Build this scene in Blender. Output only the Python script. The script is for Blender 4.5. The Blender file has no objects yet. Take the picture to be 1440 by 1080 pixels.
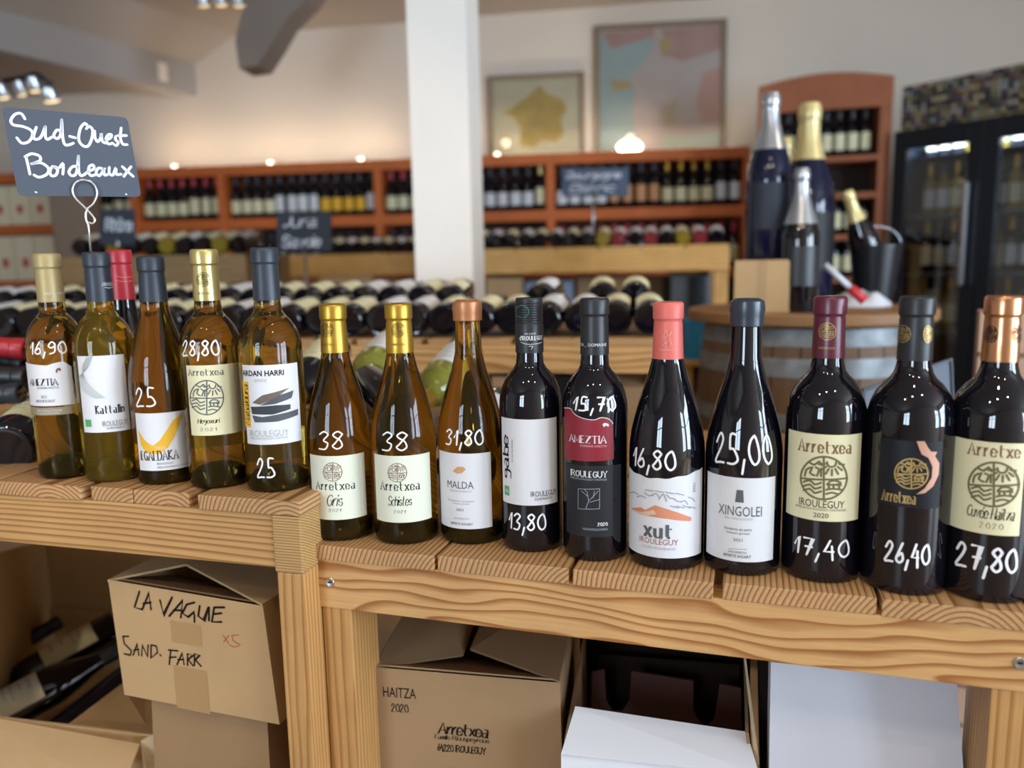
import bpy, bmesh, math, random
from mathutils import Vector, Matrix, noise
from mathutils.geometry import tessellate_polygon
random.seed(7)
sc = bpy.context.scene
COL = sc.collection
V = Vector
rad = math.radians

# ------------------------------------------------------------------ camera
FPX = 1111.6; CZ = 1.1373; PITCH = rad(8.5); ROLL = rad(-1.1)
cf = V((0, math.cos(PITCH), -math.sin(PITCH))); cr = V((1, 0, 0)); cu = cr.cross(cf)
cr, cu = cr*math.cos(ROLL)+cu*math.sin(ROLL), cu*math.cos(ROLL)-cr*math.sin(ROLL)
CAM = V((0, 0, CZ))
cam = bpy.data.objects.new('camera', bpy.data.cameras.new('camera')); COL.objects.link(cam)
m = Matrix((cr, cu, -cf)).transposed().to_4x4(); m.translation = CAM; cam.matrix_world = m
cam.data.sensor_width = 36; cam.data.lens = FPX/1440*36; cam.data.clip_start = .05
cam.data.dof.use_dof = True; cam.data.dof.focus_distance = .93; cam.data.dof.aperture_fstop = 2.7
sc.camera = cam
# ------------------------------------------------------------------ exposure, world, lights
sc.view_settings.view_transform = 'Standard'; sc.view_settings.look = 'None'
sc.view_settings.gamma = 1; sc.view_settings.exposure = -0.2; sc.view_settings.use_curve_mapping = False
w = bpy.data.worlds.new('world'); sc.world = w; w.use_nodes = True
w.node_tree.nodes['Background'].inputs[0].default_value = (.62, .75, .95, 1)
w.node_tree.nodes['Background'].inputs[1].default_value = 1.0
sc.cycles.caustics_reflective = False; sc.cycles.caustics_refractive = False

def area(name, loc, target, sx, sy, power, col):
    l = bpy.data.lights.new(name, 'AREA'); l.shape = 'RECTANGLE'; l.size = sx; l.size_y = sy; l.energy = power; l.color = col
    o = bpy.data.objects.new(name, l); COL.objects.link(o); o.location = loc
    o.rotation_euler = (V(target)-V(loc)).to_track_quat('-Z', 'Y').to_euler(); return o
def spot(name, loc, target, power, col, size=80, r=.04):
    l = bpy.data.lights.new(name, 'SPOT'); l.energy = power; l.color = col; l.spot_size = rad(size); l.spot_blend = .6; l.shadow_soft_size = r
    o = bpy.data.objects.new(name, l); COL.objects.link(o); o.location = loc
    o.rotation_euler = (V(target)-V(loc)).to_track_quat('-Z', 'Y').to_euler(); return o
DAY = (.68, .84, 1.0); WARM = (1.0, .80, .56)
# daylight through the shop windows: right wall and street front behind the camera
area('window_light_right', (4.88, -1.5, 1.5), (0, -1.5, 1.5), 2.3, 2.2, 430, DAY)
area('window_light_front', (3.75, -3.04, 1.5), (3.75, 0, 1.5), 1.1, 2.2, 210, DAY)
area('window_light_front', (-2.6, -3.04, 1.6), (-2.6, 0, 1.6), 1.5, 1.7, 170, DAY)
spot('ceiling_spot', (-1.15, -1.2, 2.66), (-.9, 1.42, .36), 60, (1.0, .84, .64), 26)
# ceiling spots over the tables and the aisle
for (x, y, tx, ty, p) in [(-1.0, -.35, -.55, .95, 24), (-.2, -.45, -.05, .95, 24), (.7, -.5, .45, .8, 24), (.3, .35, .2, 1.1, 20), (-.9, 1.9, -.6, 2.4, 22), (.7, 2.2, .5, 2.6, 22), (-1.6, 3.6, -1.8, 4.9, 20), (.9, 3.4, .6, 5.0, 20), (2.1, 1.4, 1.4, 2.3, 20)]:
    spot('ceiling_spot', (x, y, 2.66), (tx, ty, .8), p, WARM)

# ------------------------------------------------------------------ projection helpers (image point -> place in the room)
def ray(px, py): return cf + cr*((px-720)/FPX) - cu*((py-540)/FPX)
def on_y(px, py, y): d = ray(px, py); return CAM + d*(y/d.y)
def on_z(px, py, z): d = ray(px, py); return CAM + d*((z-CZ)/d.z)
def on_plane(px, py, p0, n): d = ray(px, py); return CAM + d*((V(p0)-CAM).dot(n)/d.dot(n))
def adir(a): a = rad(a); return V((math.cos(a), math.sin(a), 0)), V((-math.sin(a), math.cos(a), 0))

# ------------------------------------------------------------------ materials
def lin(c):
    if isinstance(c, str): c = [int(c[i:i+2], 16) for i in (0, 2, 4)]
    return tuple(((v/255)/12.92 if v/255 <= .04045 else ((v/255+.055)/1.055)**2.4) for v in c)+(1,)
MATS = {}
def mat(name, c, rough=.6, metal=0, spec=.5, trans=0, ior=1.45, emit=None, es=1, coat=0, raw=False, bump=0, bscale=200, var=0, vscale=8):
    if name in MATS: return MATS[name]
    mt = bpy.data.materials.new(name); mt.use_nodes = True; nt = mt.node_tree; b = nt.nodes['Principled BSDF']
    col = tuple(c)+(1,) if raw else lin(c)
    b.inputs['Base Color'].default_value = col; b.inputs['Roughness'].default_value = rough; b.inputs['Metallic'].default_value = metal
    b.inputs['Specular IOR Level'].default_value = spec; b.inputs['Transmission Weight'].default_value = trans; b.inputs['IOR'].default_value = ior
    b.inputs['Coat Weight'].default_value = coat; b.inputs['Coat Roughness'].default_value = .05
    if emit is not None:
        b.inputs['Emission Color'].default_value = lin(emit); b.inputs['Emission Strength'].default_value = es
    if var or bump:
        tc = nt.nodes.new('ShaderNodeTexCoord')
    if var:
        n = nt.nodes.new('ShaderNodeTexNoise'); n.inputs['Scale'].default_value = vscale; n.inputs['Detail'].default_value = 6
        r = nt.nodes.new('ShaderNodeValToRGB'); e = r.color_ramp.elements
        e[0].position = .3; e[1].position = .7
        e[0].color = tuple(v*(1-var) for v in col[:3])+(1,); e[1].color = tuple(min(1, v*(1+var)) for v in col[:3])+(1,)
        nt.links.new(tc.outputs['Object'], n.inputs['Vector']); nt.links.new(n.outputs['Fac'], r.inputs['Fac']); nt.links.new(r.outputs['Color'], b.inputs['Base Color'])
    if bump:
        n = nt.nodes.new('ShaderNodeTexNoise'); n.inputs['Scale'].default_value = bscale; n.inputs['Detail'].default_value = 3
        bp = nt.nodes.new('ShaderNodeBump'); bp.inputs['Strength'].default_value = bump; bp.inputs['Distance'].default_value = .002
        nt.links.new(tc.outputs['Object'], n.inputs['Vector']); nt.links.new(n.outputs['Fac'], bp.inputs['Height']); nt.links.new(bp.outputs['Normal'], b.inputs['Normal'])
    MATS[name] = mt; return mt

def pane(name, k):
    """clear flat window glass: lets light through, mirrors at its surface"""
    mt = bpy.data.materials.new(name); mt.use_nodes = True; nt = mt.node_tree; N = nt.nodes; N.remove(N['Principled BSDF'])
    f = N.new('ShaderNodeFresnel'); f.inputs['IOR'].default_value = 1.5; mm = N.new('ShaderNodeMath'); mm.operation = 'MULTIPLY'; mm.inputs[1].default_value = k
    t = N.new('ShaderNodeBsdfTransparent'); g = N.new('ShaderNodeBsdfGlossy'); g.inputs['Roughness'].default_value = .02; x = N.new('ShaderNodeMixShader')
    nt.links.new(f.outputs[0], mm.inputs[0]); nt.links.new(mm.outputs[0], x.inputs[0]); nt.links.new(t.outputs[0], x.inputs[1]); nt.links.new(g.outputs[0], x.inputs[2]); nt.links.new(x.outputs[0], N['Material Output'].inputs[0])
    return mt
def thin_paper(name, c):
    mt = bpy.data.materials.new(name); mt.use_nodes = True; nt = mt.node_tree; N = nt.nodes; N.remove(N['Principled BSDF'])
    d = N.new('ShaderNodeBsdfDiffuse'); t = N.new('ShaderNodeBsdfTranslucent'); x = N.new('ShaderNodeMixShader'); x.inputs[0].default_value = .6
    d.inputs[0].default_value = lin(c); t.inputs[0].default_value = lin(c)
    nt.links.new(d.outputs[0], x.inputs[1]); nt.links.new(t.outputs[0], x.inputs[2]); nt.links.new(x.outputs[0], N['Material Output'].inputs[0])
    return mt
def wood(name, light, dark, ring=.006, off=(0, .05, .03), warp=.02, rough=.55, stretch=1.0, knot=0, gray=0):
    """solid timber: growth rings around an axis along local X, so faces show grain and ends show arcs"""
    if name in MATS: return MATS[name]
    mt = bpy.data.materials.new(name); mt.use_nodes = True; nt = mt.node_tree; N = nt.nodes; L = nt.links; b = N['Principled BSDF']
    tc = N.new('ShaderNodeTexCoord'); oi = N.new('ShaderNodeObjectInfo')
    def mth(op, a, c=None):
        q = N.new('ShaderNodeMath'); q.operation = op
        for i, v in enumerate((a, c)):
            if v is None: continue
            if isinstance(v, (int, float)): q.inputs[i].default_value = v
            else: L.new(v, q.inputs[i])
        return q.outputs[0]
    sh = N.new('ShaderNodeVectorMath'); sh.operation = 'ADD'
    cmb = N.new('ShaderNodeCombineXYZ'); L.new(mth('MULTIPLY', oi.outputs['Random'], 7.3), cmb.inputs[0])
    L.new(mth('MULTIPLY', oi.outputs['Random'], .15), cmb.inputs[1])
    L.new(tc.outputs['Object'], sh.inputs[0]); L.new(cmb.outputs[0], sh.inputs[1])
    mp = N.new('ShaderNodeMapping'); mp.inputs['Scale'].default_value = (1.6*stretch, 9, 9); L.new(sh.outputs[0], mp.inputs['Vector'])
    n1 = N.new('ShaderNodeTexNoise'); n1.inputs['Scale'].default_value = 1.5; n1.inputs['Detail'].default_value = 2; L.new(mp.outputs[0], n1.inputs['Vector'])
    sx = N.new('ShaderNodeSeparateXYZ'); L.new(sh.outputs[0], sx.inputs[0])
    y = mth('ADD', sx.outputs[1], off[1]); z = mth('ADD', sx.outputs[2], off[2])
    r = mth('SQRT', mth('ADD', mth('MULTIPLY', y, y), mth('MULTIPLY', z, z)))
    r = mth('ADD', r, mth('MULTIPLY', mth('SUBTRACT', n1.outputs['Fac'], .5), warp))
    fr = mth('FRACT', mth('DIVIDE', r, ring))
    rp = N.new('ShaderNodeValToRGB'); e = rp.color_ramp.elements
    e[0].position = 0; e[0].color = lin(light); e[1].position = 1; e[1].color = lin(light)
    q = e.new(.45); q.color = lin(light); q = e.new(.86); q.color = lin(dark); q = e.new(.93); q.color = lin(dark)
    L.new(fr, rp.inputs['Fac'])
    mp2 = N.new('ShaderNodeMapping'); mp2.inputs['Scale'].default_value = (6, 260, 260); L.new(sh.outputs[0], mp2.inputs['Vector'])
    n2 = N.new('ShaderNodeTexNoise'); n2.inputs['Scale'].default_value = 1; n2.inputs['Detail'].default_value = 3; L.new(mp2.outputs[0], n2.inputs['Vector'])
    n3 = N.new('ShaderNodeTexNoise'); n3.inputs['Scale'].default_value = 9; n3.inputs['Detail'].default_value = 4; L.new(sh.outputs[0], n3.inputs['Vector'])
    v = mth('ADD', mth('MULTIPLY', n2.outputs['Fac'], .35), mth('MULTIPLY', n3.outputs['Fac'], .45)); v = mth('ADD', v, .6)
    mx = N.new('ShaderNodeMix'); mx.data_type = 'RGBA'; mx.blend_type = 'MULTIPLY'; mx.inputs['Factor'].default_value = 1
    cc = N.new('ShaderNodeCombineXYZ'); [L.new(v, cc.inputs[i]) for i in range(3)]
    L.new(rp.outputs['Color'], mx.inputs[6]); L.new(cc.outputs[0], mx.inputs[7]); L.new(mx.outputs[2], b.inputs['Base Color'])
    b.inputs['Roughness'].default_value = rough
    bp = N.new('ShaderNodeBump'); bp.inputs['Strength'].default_value = .25; bp.inputs['Distance'].default_value = .001
    L.new(n2.outputs['Fac'], bp.inputs['Height']); L.new(bp.outputs['Normal'], b.inputs['Normal'])
    MATS[name] = mt; return mt

W_PLANK = wood('plank_pine', 'bb9162', '7c5530', .0055, (0, .01, .045), .014)
W_APRON = wood('apron_pine', 'c69a64', '965f2c', .0088, (0, .06, .07), .055, stretch=1.4)
W_APRON2 = wood('apron_pine_left', 'bc915a', '8c6034', .0052, (0, .04, .1), .014, stretch=.7)
W_POST = wood('post_pine', 'b98c55', '9a6c36', .0075, (0, .06, .09), .022, stretch=.8)
W_BLOCK = wood('block_end_grain', 'b8925c', '86643a', .0032, (0, .02, .3), .004)
W_RACK = wood('rack_pine', 'c69a62', '96693a', .008, (0, .08, .1), .03)
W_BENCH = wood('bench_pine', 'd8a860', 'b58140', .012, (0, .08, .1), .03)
W_BENCH2 = wood('bench_pine_shaded', '9a7a50', '72552f', .012, (0, .08, .1), .03)  # bench pine again, the left bench's shadow put into its tones
W_SHELF = wood('orange_shelf_wood', 'cc6a2a', 'b0541c', .012, (0, .08, .1), .02, rough=.6)
W_TALL = wood('brown_shelf_wood', '9c5a36', '8a4a28', .014, (0, .1, .1), .02, rough=.65)
W_BARREL = wood('barrel_oak', '74563a', '4c3423', .006, (0, .05, .1), .02)
W_TOP = wood('barrel_top_oak', '9a7146', '73502e', .01, (0, .05, .1), .02)
CARD = mat('cardboard', 'b6976f', .8, spec=.2, bump=.1, var=.05, vscale=9)
CARD_D = mat('cardboard_brown_shaded', '9a7d5d', .8, spec=.2, bump=.1, var=.06, vscale=7)  # brown card darkened, under-table shade put into its colour
CARD_B = mat('cardboard_open_box', 'b08c5c', .8, spec=.2, bump=.1, var=.06, vscale=7)
CARD_E = mat('cardboard_cut_edge', 'c4b092', .85, spec=.1, bump=.5, bscale=400)
CARD_DK = mat('dark_card_divider_gap', '1d1310', .85, spec=.1)
TAPE = mat('parcel_tape', 'a98960', .3, spec=.5)
WHITECARD = mat('white_cardboard', 'dfe2ea', .6, spec=.3, bump=.05)
SILVER = mat('silver_white_cardboard', 'c8ccd8', .45, spec=.4, bump=.1, bscale=90)
BLACKGLASS = mat('dark_wine_glass', (.0035, .0035, .007), .025, spec=.8, raw=True)
AMBER = mat('amber_wine_glass', (.60, .37, .05), .0, trans=.985, ior=1.36, raw=True)
GOLDGLASS = mat('golden_wine_glass', (1.0, .62, .05), .0, trans=.95, ior=1.36, raw=True)
OLIVE = mat('olive_wine_glass', (.62, .43, .08), .0, trans=.985, ior=1.36, raw=True)
YGREEN = mat('yellow_green_glass', (.62, .66, .12), .02, spec=.6, trans=.75, ior=1.36, raw=True)
INK = mat('black_ink', '1c1c20', .7, spec=.2); INKG = mat('grey_ink', '5c5f62', .7, spec=.2); INKL = mat('light_grey_ink', 'a8aab0', .7, spec=.2)
INKB = mat('brown_ink', '7c5a44', .7, spec=.2); INKR = mat('brick_ink', '9a5a4c', .7, spec=.2); OLV = mat('olive_ink', '6d6548', .6, spec=.3)
GREEN = mat('green_print', '4aa062', .6); YEL = mat('ochre_yellow_print', 'e0ac2c', .6); ORG = mat('orange_tan_print', 'c99468', .6)
WPAINT = mat('white_marker_paint', 'eef0f6', .5, spec=.3); MARK = mat('black_marker', '14100f', .5, spec=.3); REDM = mat('red_marker', 'b4573c', .6)
PAPER = mat('white_label_paper', 'd6d7dc', .55, spec=.25, bump=.05); CREAM = mat('cream_label_paper', 'ddd8b4', .55, spec=.25, bump=.05)
PAPERG = mat('pale_green_label_paper', 'd9dccb', .55, spec=.25, bump=.05)
RED = mat('burgundy_label_paper', '861f2e', .5); DKLAB = mat('charcoal_label_paper', '25262b', .5, spec=.3); NVLAB = mat('navy_black_label_paper', '14171f', .45, spec=.35)
TAUPE = mat('taupe_label_strip', '8d8168', .5)
GOLD = mat('gold_foil', 'b8923a', .36, metal=.75, bump=.15, bscale=60); GOLDP = mat('gold_print', 'b79c62', .4, metal=.5)
PGOLD = mat('pale_gold_foil', 'c8b778', .3, metal=.7, bump=.15, bscale=60); COPPER = mat('copper_foil', 'c98f68', .25, metal=.85, bump=.15, bscale=60)
COPWAX = mat('copper_wax', 'b07850', .35, metal=.3); TANCAP = mat('khaki_foil', 'a59468', .45, metal=.2)
NAVY = mat('navy_foil', '2c333e', .42, spec=.5); BLKCAP = mat('black_foil', '25272b', .4, spec=.5); SALMON = mat('salmon_foil', 'd36b62', .42, spec=.4)
NWAX = mat('navy_wax', '2d3644', .3, spec=.6); WINE = mat('wine_red_foil', '5a1f33', .32, spec=.6); REDCAP = mat('red_foil', 'b02a38', .35, spec=.5)
ROSEG = mat('rose_gold_print', 'c99a86', .45, metal=.2); SALMP = mat('pale_salmon_print', 'dd9488', .45)
STEEL = mat('brushed_steel', 'b8bcc2', .3, metal=1); DKSTEEL = mat('galvanised_hoop', '83888c', .55, metal=.6, var=.3, vscale=20)
WIREM = mat('chrome_wire', 'dcdee2', .25, metal=.8)
SLATE = mat('slate_board', '4a5260', .55, spec=.4); SLATE2 = mat('dark_slate_board', '252b38', .6); CHALK = mat('chalk_pen', 'e6eaf4', .7); SLATE3 = mat('blue_grey_slate_board', '3c4c64', .5)
WALLM = mat('wall_plaster', 'd8cbbd', .9, spec=.1, var=.02, vscale=2); CEILM = mat('ceiling_paint_dimmed', 'aca49c', .9, spec=.1)  # ceiling is the wall paint with its dimmer light put into the tone
BEAMM = mat('grey_painted_beam', 'aaa6a4', .7, spec=.2); COLM = mat('white_column_paint', 'f3ebe2', .7, spec=.2, var=.02, vscale=3); BRACEM = mat('taupe_painted_brace', '8c7e74', .8)
BLACKM = mat('black_metal', '0f141d', .35, spec=.5); DARKM = mat('blue_reflection_interior', '1c2a44', .6)  # cooler back tinted blue for what the door glass reflects

# ------------------------------------------------------------------ object helpers
def tag(o, label, cat, group=None):
    o['label'] = label; o['category'] = cat
    if group: o['group'] = group
    return o
def thing(name, label, cat, loc=(0, 0, 0), rotz=0, group=None, mtx=None):
    o = bpy.data.objects.new(name, None); COL.objects.link(o); o.empty_display_size = .05
    if mtx is not None: o.matrix_basis = mtx
    else: o.location = loc; o.rotation_euler = (0, 0, rotz)
    return tag(o, label, cat, group)
def world_inv(o):
    mm = Matrix.Identity(4)
    while o is not None:
        mm = o.matrix_basis @ mm; o = o.parent
    return mm.inverted()
def obj(name, verts, faces, mt, parent=None, smooth=False, world=True, kind=None):
    me = bpy.data.meshes.new(name)
    if parent is not None and world:
        iv = world_inv(parent); verts = [iv @ V(v) for v in verts]
    me.from_pydata([tuple(v) for v in verts], [], faces); me.materials.append(mt)
    if smooth:
        me.polygons.foreach_set('use_smooth', [True]*len(me.polygons))
    o = bpy.data.objects.new(name, me); COL.objects.link(o)
    if parent is not None: o.parent = parent
    if kind: o['kind'] = kind
    return o
def struct(name, verts, faces, mt): return obj(name, verts, faces, mt, kind='structure')
def copy_tree(o, parent=None):
    c = o.copy(); COL.objects.link(c); c.parent = parent
    for ch in o.children: copy_tree(ch, c)
    return c
BOXF = [(0, 3, 2, 1), (4, 5, 6, 7), (0, 1, 5, 4), (1, 2, 6, 5), (2, 3, 7, 6), (3, 0, 4, 7)]
def boxv(x0, x1, y0, y1, z0, z1): return [(x0, y0, z0), (x1, y0, z0), (x1, y1, z0), (x0, y1, z0), (x0, y0, z1), (x1, y0, z1), (x1, y1, z1), (x0, y1, z1)]
def box(name, x0, x1, y0, y1, z0, z1, mt, parent=None, bev=0, grain=None, kind=None):
    """box in the parent's local frame; grain 'x','y','z' turns the mesh so its own X runs with the grain"""
    c = V(((x0+x1)/2, (y0+y1)/2, (z0+z1)/2)); d = V((x1-x0, y1-y0, z1-z0))
    R = Matrix.Identity(3)
    if grain == 'y': R = Matrix.Rotation(rad(90), 3, 'Z')
    if grain == 'z': R = Matrix.Rotation(rad(-90), 3, 'Y')
    dl = R.transposed() @ d; dl = V([abs(v) for v in dl])
    me = bpy.data.meshes.new(name); bm = bmesh.new()
    vs = [bm.verts.new(v) for v in boxv(-dl.x/2, dl.x/2, -dl.y/2, dl.y/2, -dl.z/2, dl.z/2)]
    for f in BOXF: bm.faces.new([vs[i] for i in f])
    if bev: bmesh.ops.bevel(bm, geom=bm.edges[:], offset=bev, segments=2, affect='EDGES', profile=.6)
    bm.to_mesh(me); bm.free(); me.materials.append(mt)
    o = bpy.data.objects.new(name, me); COL.objects.link(o); o.parent = parent
    mm = R.to_4x4(); mm.translation = c; o.matrix_basis = mm
    if kind: o['kind'] = kind
    return o
def hexa(name, quad, depth, mt, parent, smooth=False):
    q = [V(p) for p in quad]; b = [p+V(depth) for p in q]
    return obj(name, q+b, [(0, 1, 2, 3), (7, 6, 5, 4), (0, 4, 5, 1), (1, 5, 6, 2), (2, 6, 7, 3), (3, 7, 4, 0)], mt, parent)
def panel(name, quad, t, mt, parent):
    """a sheet with a real thickness t behind its outline"""
    q = [V(p) for p in quad]; n = (q[1]-q[0]).cross(q[2]-q[0]).normalized()
    k = len(q); vs = q+[p+n*t for p in q]
    fs = [tuple(range(k)), tuple(range(2*k-1, k-1, -1))]+[(i, i+k, (i+1) % k+k, (i+1) % k) for i in range(k)]
    return obj(name, vs, fs, mt, parent)
def lathe(name, prof, mt, parent=None, seg=32, mtx=None, smooth=True):
    vs = []; fs = []; rings = []
    for (r, z) in prof:
        if r < 1e-6: rings.append([len(vs)]); vs.append(V((0, 0, z)))
        else:
            rings.append(list(range(len(vs), len(vs)+seg)))
            vs += [V((r*math.cos(2*math.pi*i/seg), r*math.sin(2*math.pi*i/seg), z)) for i in range(seg)]
    for a, b in zip(rings, rings[1:]):
        for i in range(seg):
            j = (i+1) % seg
            if len(a) == 1: fs.append((a[0], b[j], b[i]))
            elif len(b) == 1: fs.append((a[i], a[j], b[0]))
            else: fs.append((a[i], a[j], b[j], b[i]))
    if mtx is not None: vs = [mtx @ v for v in vs]
    o = obj(name, vs, fs, mt, parent, smooth, world=False)
    if smooth: o.data.set_sharp_from_angle(angle=rad(38))
    return o
def tube(name, pts, r, mt, parent, seg=8, closed=False):
    pts = [V(p) for p in pts]; vs = []; fs = []; n = len(pts); up = None
    for i, p in enumerate(pts):
        t = (pts[min(i+1, n-1)]-pts[max(i-1, 0)]).normalized()
        a = t.orthogonal().normalized() if up is None else (up-t*up.dot(t)).normalized()
        up = a; b = t.cross(a)
        vs += [p+(a*math.cos(2*math.pi*k/seg)+b*math.sin(2*math.pi*k/seg))*r for k in range(seg)]
    for i in range(n-1):
        for k in range(seg): fs.append((i*seg+k, i*seg+(k+1) % seg, (i+1)*seg+(k+1) % seg, (i+1)*seg+k))
    fs += [tuple(range(seg-1, -1, -1)), tuple(range((n-1)*seg, n*seg))]
    return obj(name, vs, fs, mt, parent, True)

# ------------------------------------------------------------------ lettering: pen strokes and plain letters
G = {'A': '03 39 63|15 55', 'B': '03 09|~09 39 58 36 06|~06 46 64 43 03', 'C': '~58 39 18 06 14 33 54', 'D': '03 09|~09 39 57 55 33 03', 'E': '43 03 09 49|06 36',
 'F': '03 09 49|06 36', 'G': '~58 39 18 06 14 33 54|54 56 36', 'H': '03 09|53 59|06 56', 'I': '03 09', 'J': '~39 35 24 03 04', 'K': '03 09|49 06 53', 'L': '09 03 43', 'M': '03 09 34 69 63', 'N': '03 09 53 59',
 'O': '~39 18 06 14 33 54 66 58 39', 'P': '03 09|~09 39 58 36 06', 'R': '03 09|~09 39 58 36 06|36 63', 'S': '~58 39 19 07 26 46 55 43 23 04', 'T': '09 69|39 33', 'U': '09 05 23 43 65 69',
 'V': '09 33 69', 'X': '03 59|09 53', 'Y': '09 36 69|36 33', 'Z': '09 59 03 53',
 'a': '~17 37 46 43 53|~45 15 04 13 33 45', 'b': '09 03|~06 27 46 45 43 23 04', 'c': '~46 27 06 04 23 43', 'd': '49 43|~46 27 06 04 23 44', 'e': '~05 45 46 27 17 06 04 13 33 44',
 'g': '~37 17 06 15 35 46 37|~46 43 31 11 01', 'h': '09 03|~06 27 37 46 43', 'i': '07 03|08 09', 'k': '09 03|37 05 33', 'l': '09 03', 'm': '07 03|~06 17 26 23|~26 37 46 43', 'n': '07 03|~06 27 37 46 43', 'o': '~27 06 04 23 44 46 27', 'p': '07 01|~06 27 46 45 23 04', 'f': '~39 29 17 13|07 27',
 'r': '07 03|~05 27 37', 's': '~36 27 06 15 35 44 33 04', 't': '!19 14 23 33|07 47', 'u': '~07 04 13 33 44|47 43', 'v': '07 23 47', 'x': '07 43|03 47', 'y': '07 24|47 10', 'z': '07 47 03 43',
 '\u00e9': '~05 45 46 27 17 06 04 13 33 44|28 49', '\u00f4': '~27 06 04 23 44 46 27|08 29 48',
 '0': '~39 18 06 14 33 54 56 48 39', '1': '06 29 23', '2': '~07 29 48 36 03 33 53', '3': '~08 29 48 26 45 33 03', '4': '29 05 45|37 42', '5': '49 19 16|~16 36 54 33 03', '6': '~39 16 04 23 44 36 15',
 '7': '09 49 23|16 46', '8': '~48 29 08 17 36 44 23 04 15 37 48', '9': '~48 29 07 26 47 48 44 13', ',': '14 01', '.': '03 13', '-': '06 36', '_': '03 53', "'": '09 07'}
def smooth_line(p, n=5, closed=False):
    if len(p) < 3: return p
    out = []
    for i in range(len(p)-1):
        p0 = p[max(i-1, 0)]; p1 = p[i]; p2 = p[i+1]; p3 = p[min(i+2, len(p)-1)]
        for k in range(n):
            t = k/n
            out.append(tuple(.5*((2*p1[j])+(-p0[j]+p2[j])*t+(2*p0[j]-5*p1[j]+4*p2[j]-p3[j])*t*t+(-p0[j]+3*p1[j]-3*p2[j]+p3[j])*t**3) for j in (0, 1)))
    return out+[p[-1]]
class NoSerif(list): pass
def glyphs(s, gap=.4, slant=0, hand=False):
    """list of polylines for string s, cap height 1"""
    x = 0; out = []
    for ch in s:
        if ch == ' ': x += .55; continue
        g = G.get(ch)
        if not g: x += .5; continue
        wid = 0
        for st in g.split('|'):
            sm = st.startswith('~'); pts = [(int(q[0])/6, (int(q[1])-3)/6) for q in st.lstrip('~!').split()]
            wid = max(wid, max(q[0] for q in pts))
            if sm or (hand and len(pts) > 2 and ch in '25'): pts = smooth_line(pts, 4)
            out.append((NoSerif if st[0] == '!' else list)((x+a+slant*b, b) for a, b in pts))
        x += wid+gap
    return out
def ribbon(poly, hw, thin=1.0, caps=True):
    """2D ribbon along a polyline; thin<1 makes sideways strokes finer"""
    p = [V(q) for q in poly]; q = [p[0]]
    for a in p[1:]:
        if (a-q[-1]).length > 1e-7: q.append(a)
    p = q
    if len(p) < 2: return [], []
    vs = []; fs = []
    for i, a in enumerate(p):
        t = (p[min(i+1, len(p)-1)]-p[max(i-1, 0)])
        t = t.normalized() if t.length > 1e-9 else V((1, 0))
        n = V((-t.y, t.x)); h = hw*(thin+(1-thin)*abs(t.y))
        if 0 < i < len(p)-1:
            t1 = (p[i]-p[i-1]).normalized(); c = max(.5, abs(t1.dot(t))); h = h/c
        vs += [a+n*h, a-n*h]
    for i in range(len(p)-1): fs.append((2*i+1, 2*i+3, 2*i+2, 2*i))
    if caps:
        for a in (p[0], p[-1]):
            k = len(vs); vs += [a+V((math.cos(j*math.pi/4), math.sin(j*math.pi/4)))*hw*.98 for j in range(8)]; fs.append(tuple(range(k, k+8)))
    return vs, fs
def merge(parts):
    vs = []; fs = []
    for v, f in parts:
        k = len(vs); vs += list(v); fs += [tuple(i+k for i in g) for g in f]
    return vs, fs
FCACHE = {}
def plain(s, bold=0):
    """plain letters as a flat mesh"""
    key = (s, bold)
    if key in FCACHE: return FCACHE[key]
    c = bpy.data.curves.new('t', 'FONT'); c.body = s; c.resolution_u = 2; c.offset = bold; c.fill_mode = 'FRONT'
    o = bpy.data.objects.new('t', c); COL.objects.link(o)
    bpy.context.view_layer.update()
    me = o.evaluated_get(bpy.context.evaluated_depsgraph_get()).to_mesh()
    vs = [V((v.co.x, v.co.y)) for v in me.vertices]; fs = [tuple(p.vertices) for p in me.polygons]
    bpy.data.objects.remove(o); bpy.data.curves.remove(c)
    FCACHE[key] = (vs, fs); return vs, fs
def text2d(s, W, H, style='sans', wt=.09, slant=0, gap=.42, bold=.0):
    """text fitted into W x H (origin lower left)"""
    if style == 'sans':
        vs, fs = plain(s, bold)
        x0 = min(v.x for v in vs); x1 = max(v.x for v in vs); y0 = min(v.y for v in vs); y1 = max(v.y for v in vs)
        return [V(((v.x-x0)/(x1-x0)*W, (v.y-y0)/(y1-y0)*H)) for v in vs], fs
    gl = glyphs(s, gap, slant, style == 'hand')
    xs = [q[0] for g in gl for q in g]; ys = [q[1] for g in gl for q in g]
    x0, x1, y0, y1 = min(xs), max(xs), min(ys), max(ys)
    hw = wt*H*.5; sxx = (W-2*hw)/(x1-x0); syy = (H-2*hw)/(y1-y0)
    parts = []
    for g in gl:
        q = [(hw+(a-x0)*sxx, hw+(b-y0)*syy) for a, b in g]
        if style == 'serif':
            parts.append(ribbon(q, hw*.82, .35, False))
            for e, n in () if isinstance(g, NoSerif) else ((0, 1), (-1, -2)):
                a = V(q[e]); b = V(q[n]); d = (a-b)
                if abs(d.y) > abs(d.x)*1.2 and d.length > H*.12:
                    L = .095*H; parts.append(ribbon([(a.x-L, a.y), (a.x+L, a.y)], hw*.45, 1, False))
        elif style == 'script': parts.append(ribbon(q, hw, .35, False))
        else: parts.append(ribbon(q, hw, 1, True))
    return merge(parts)
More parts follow.
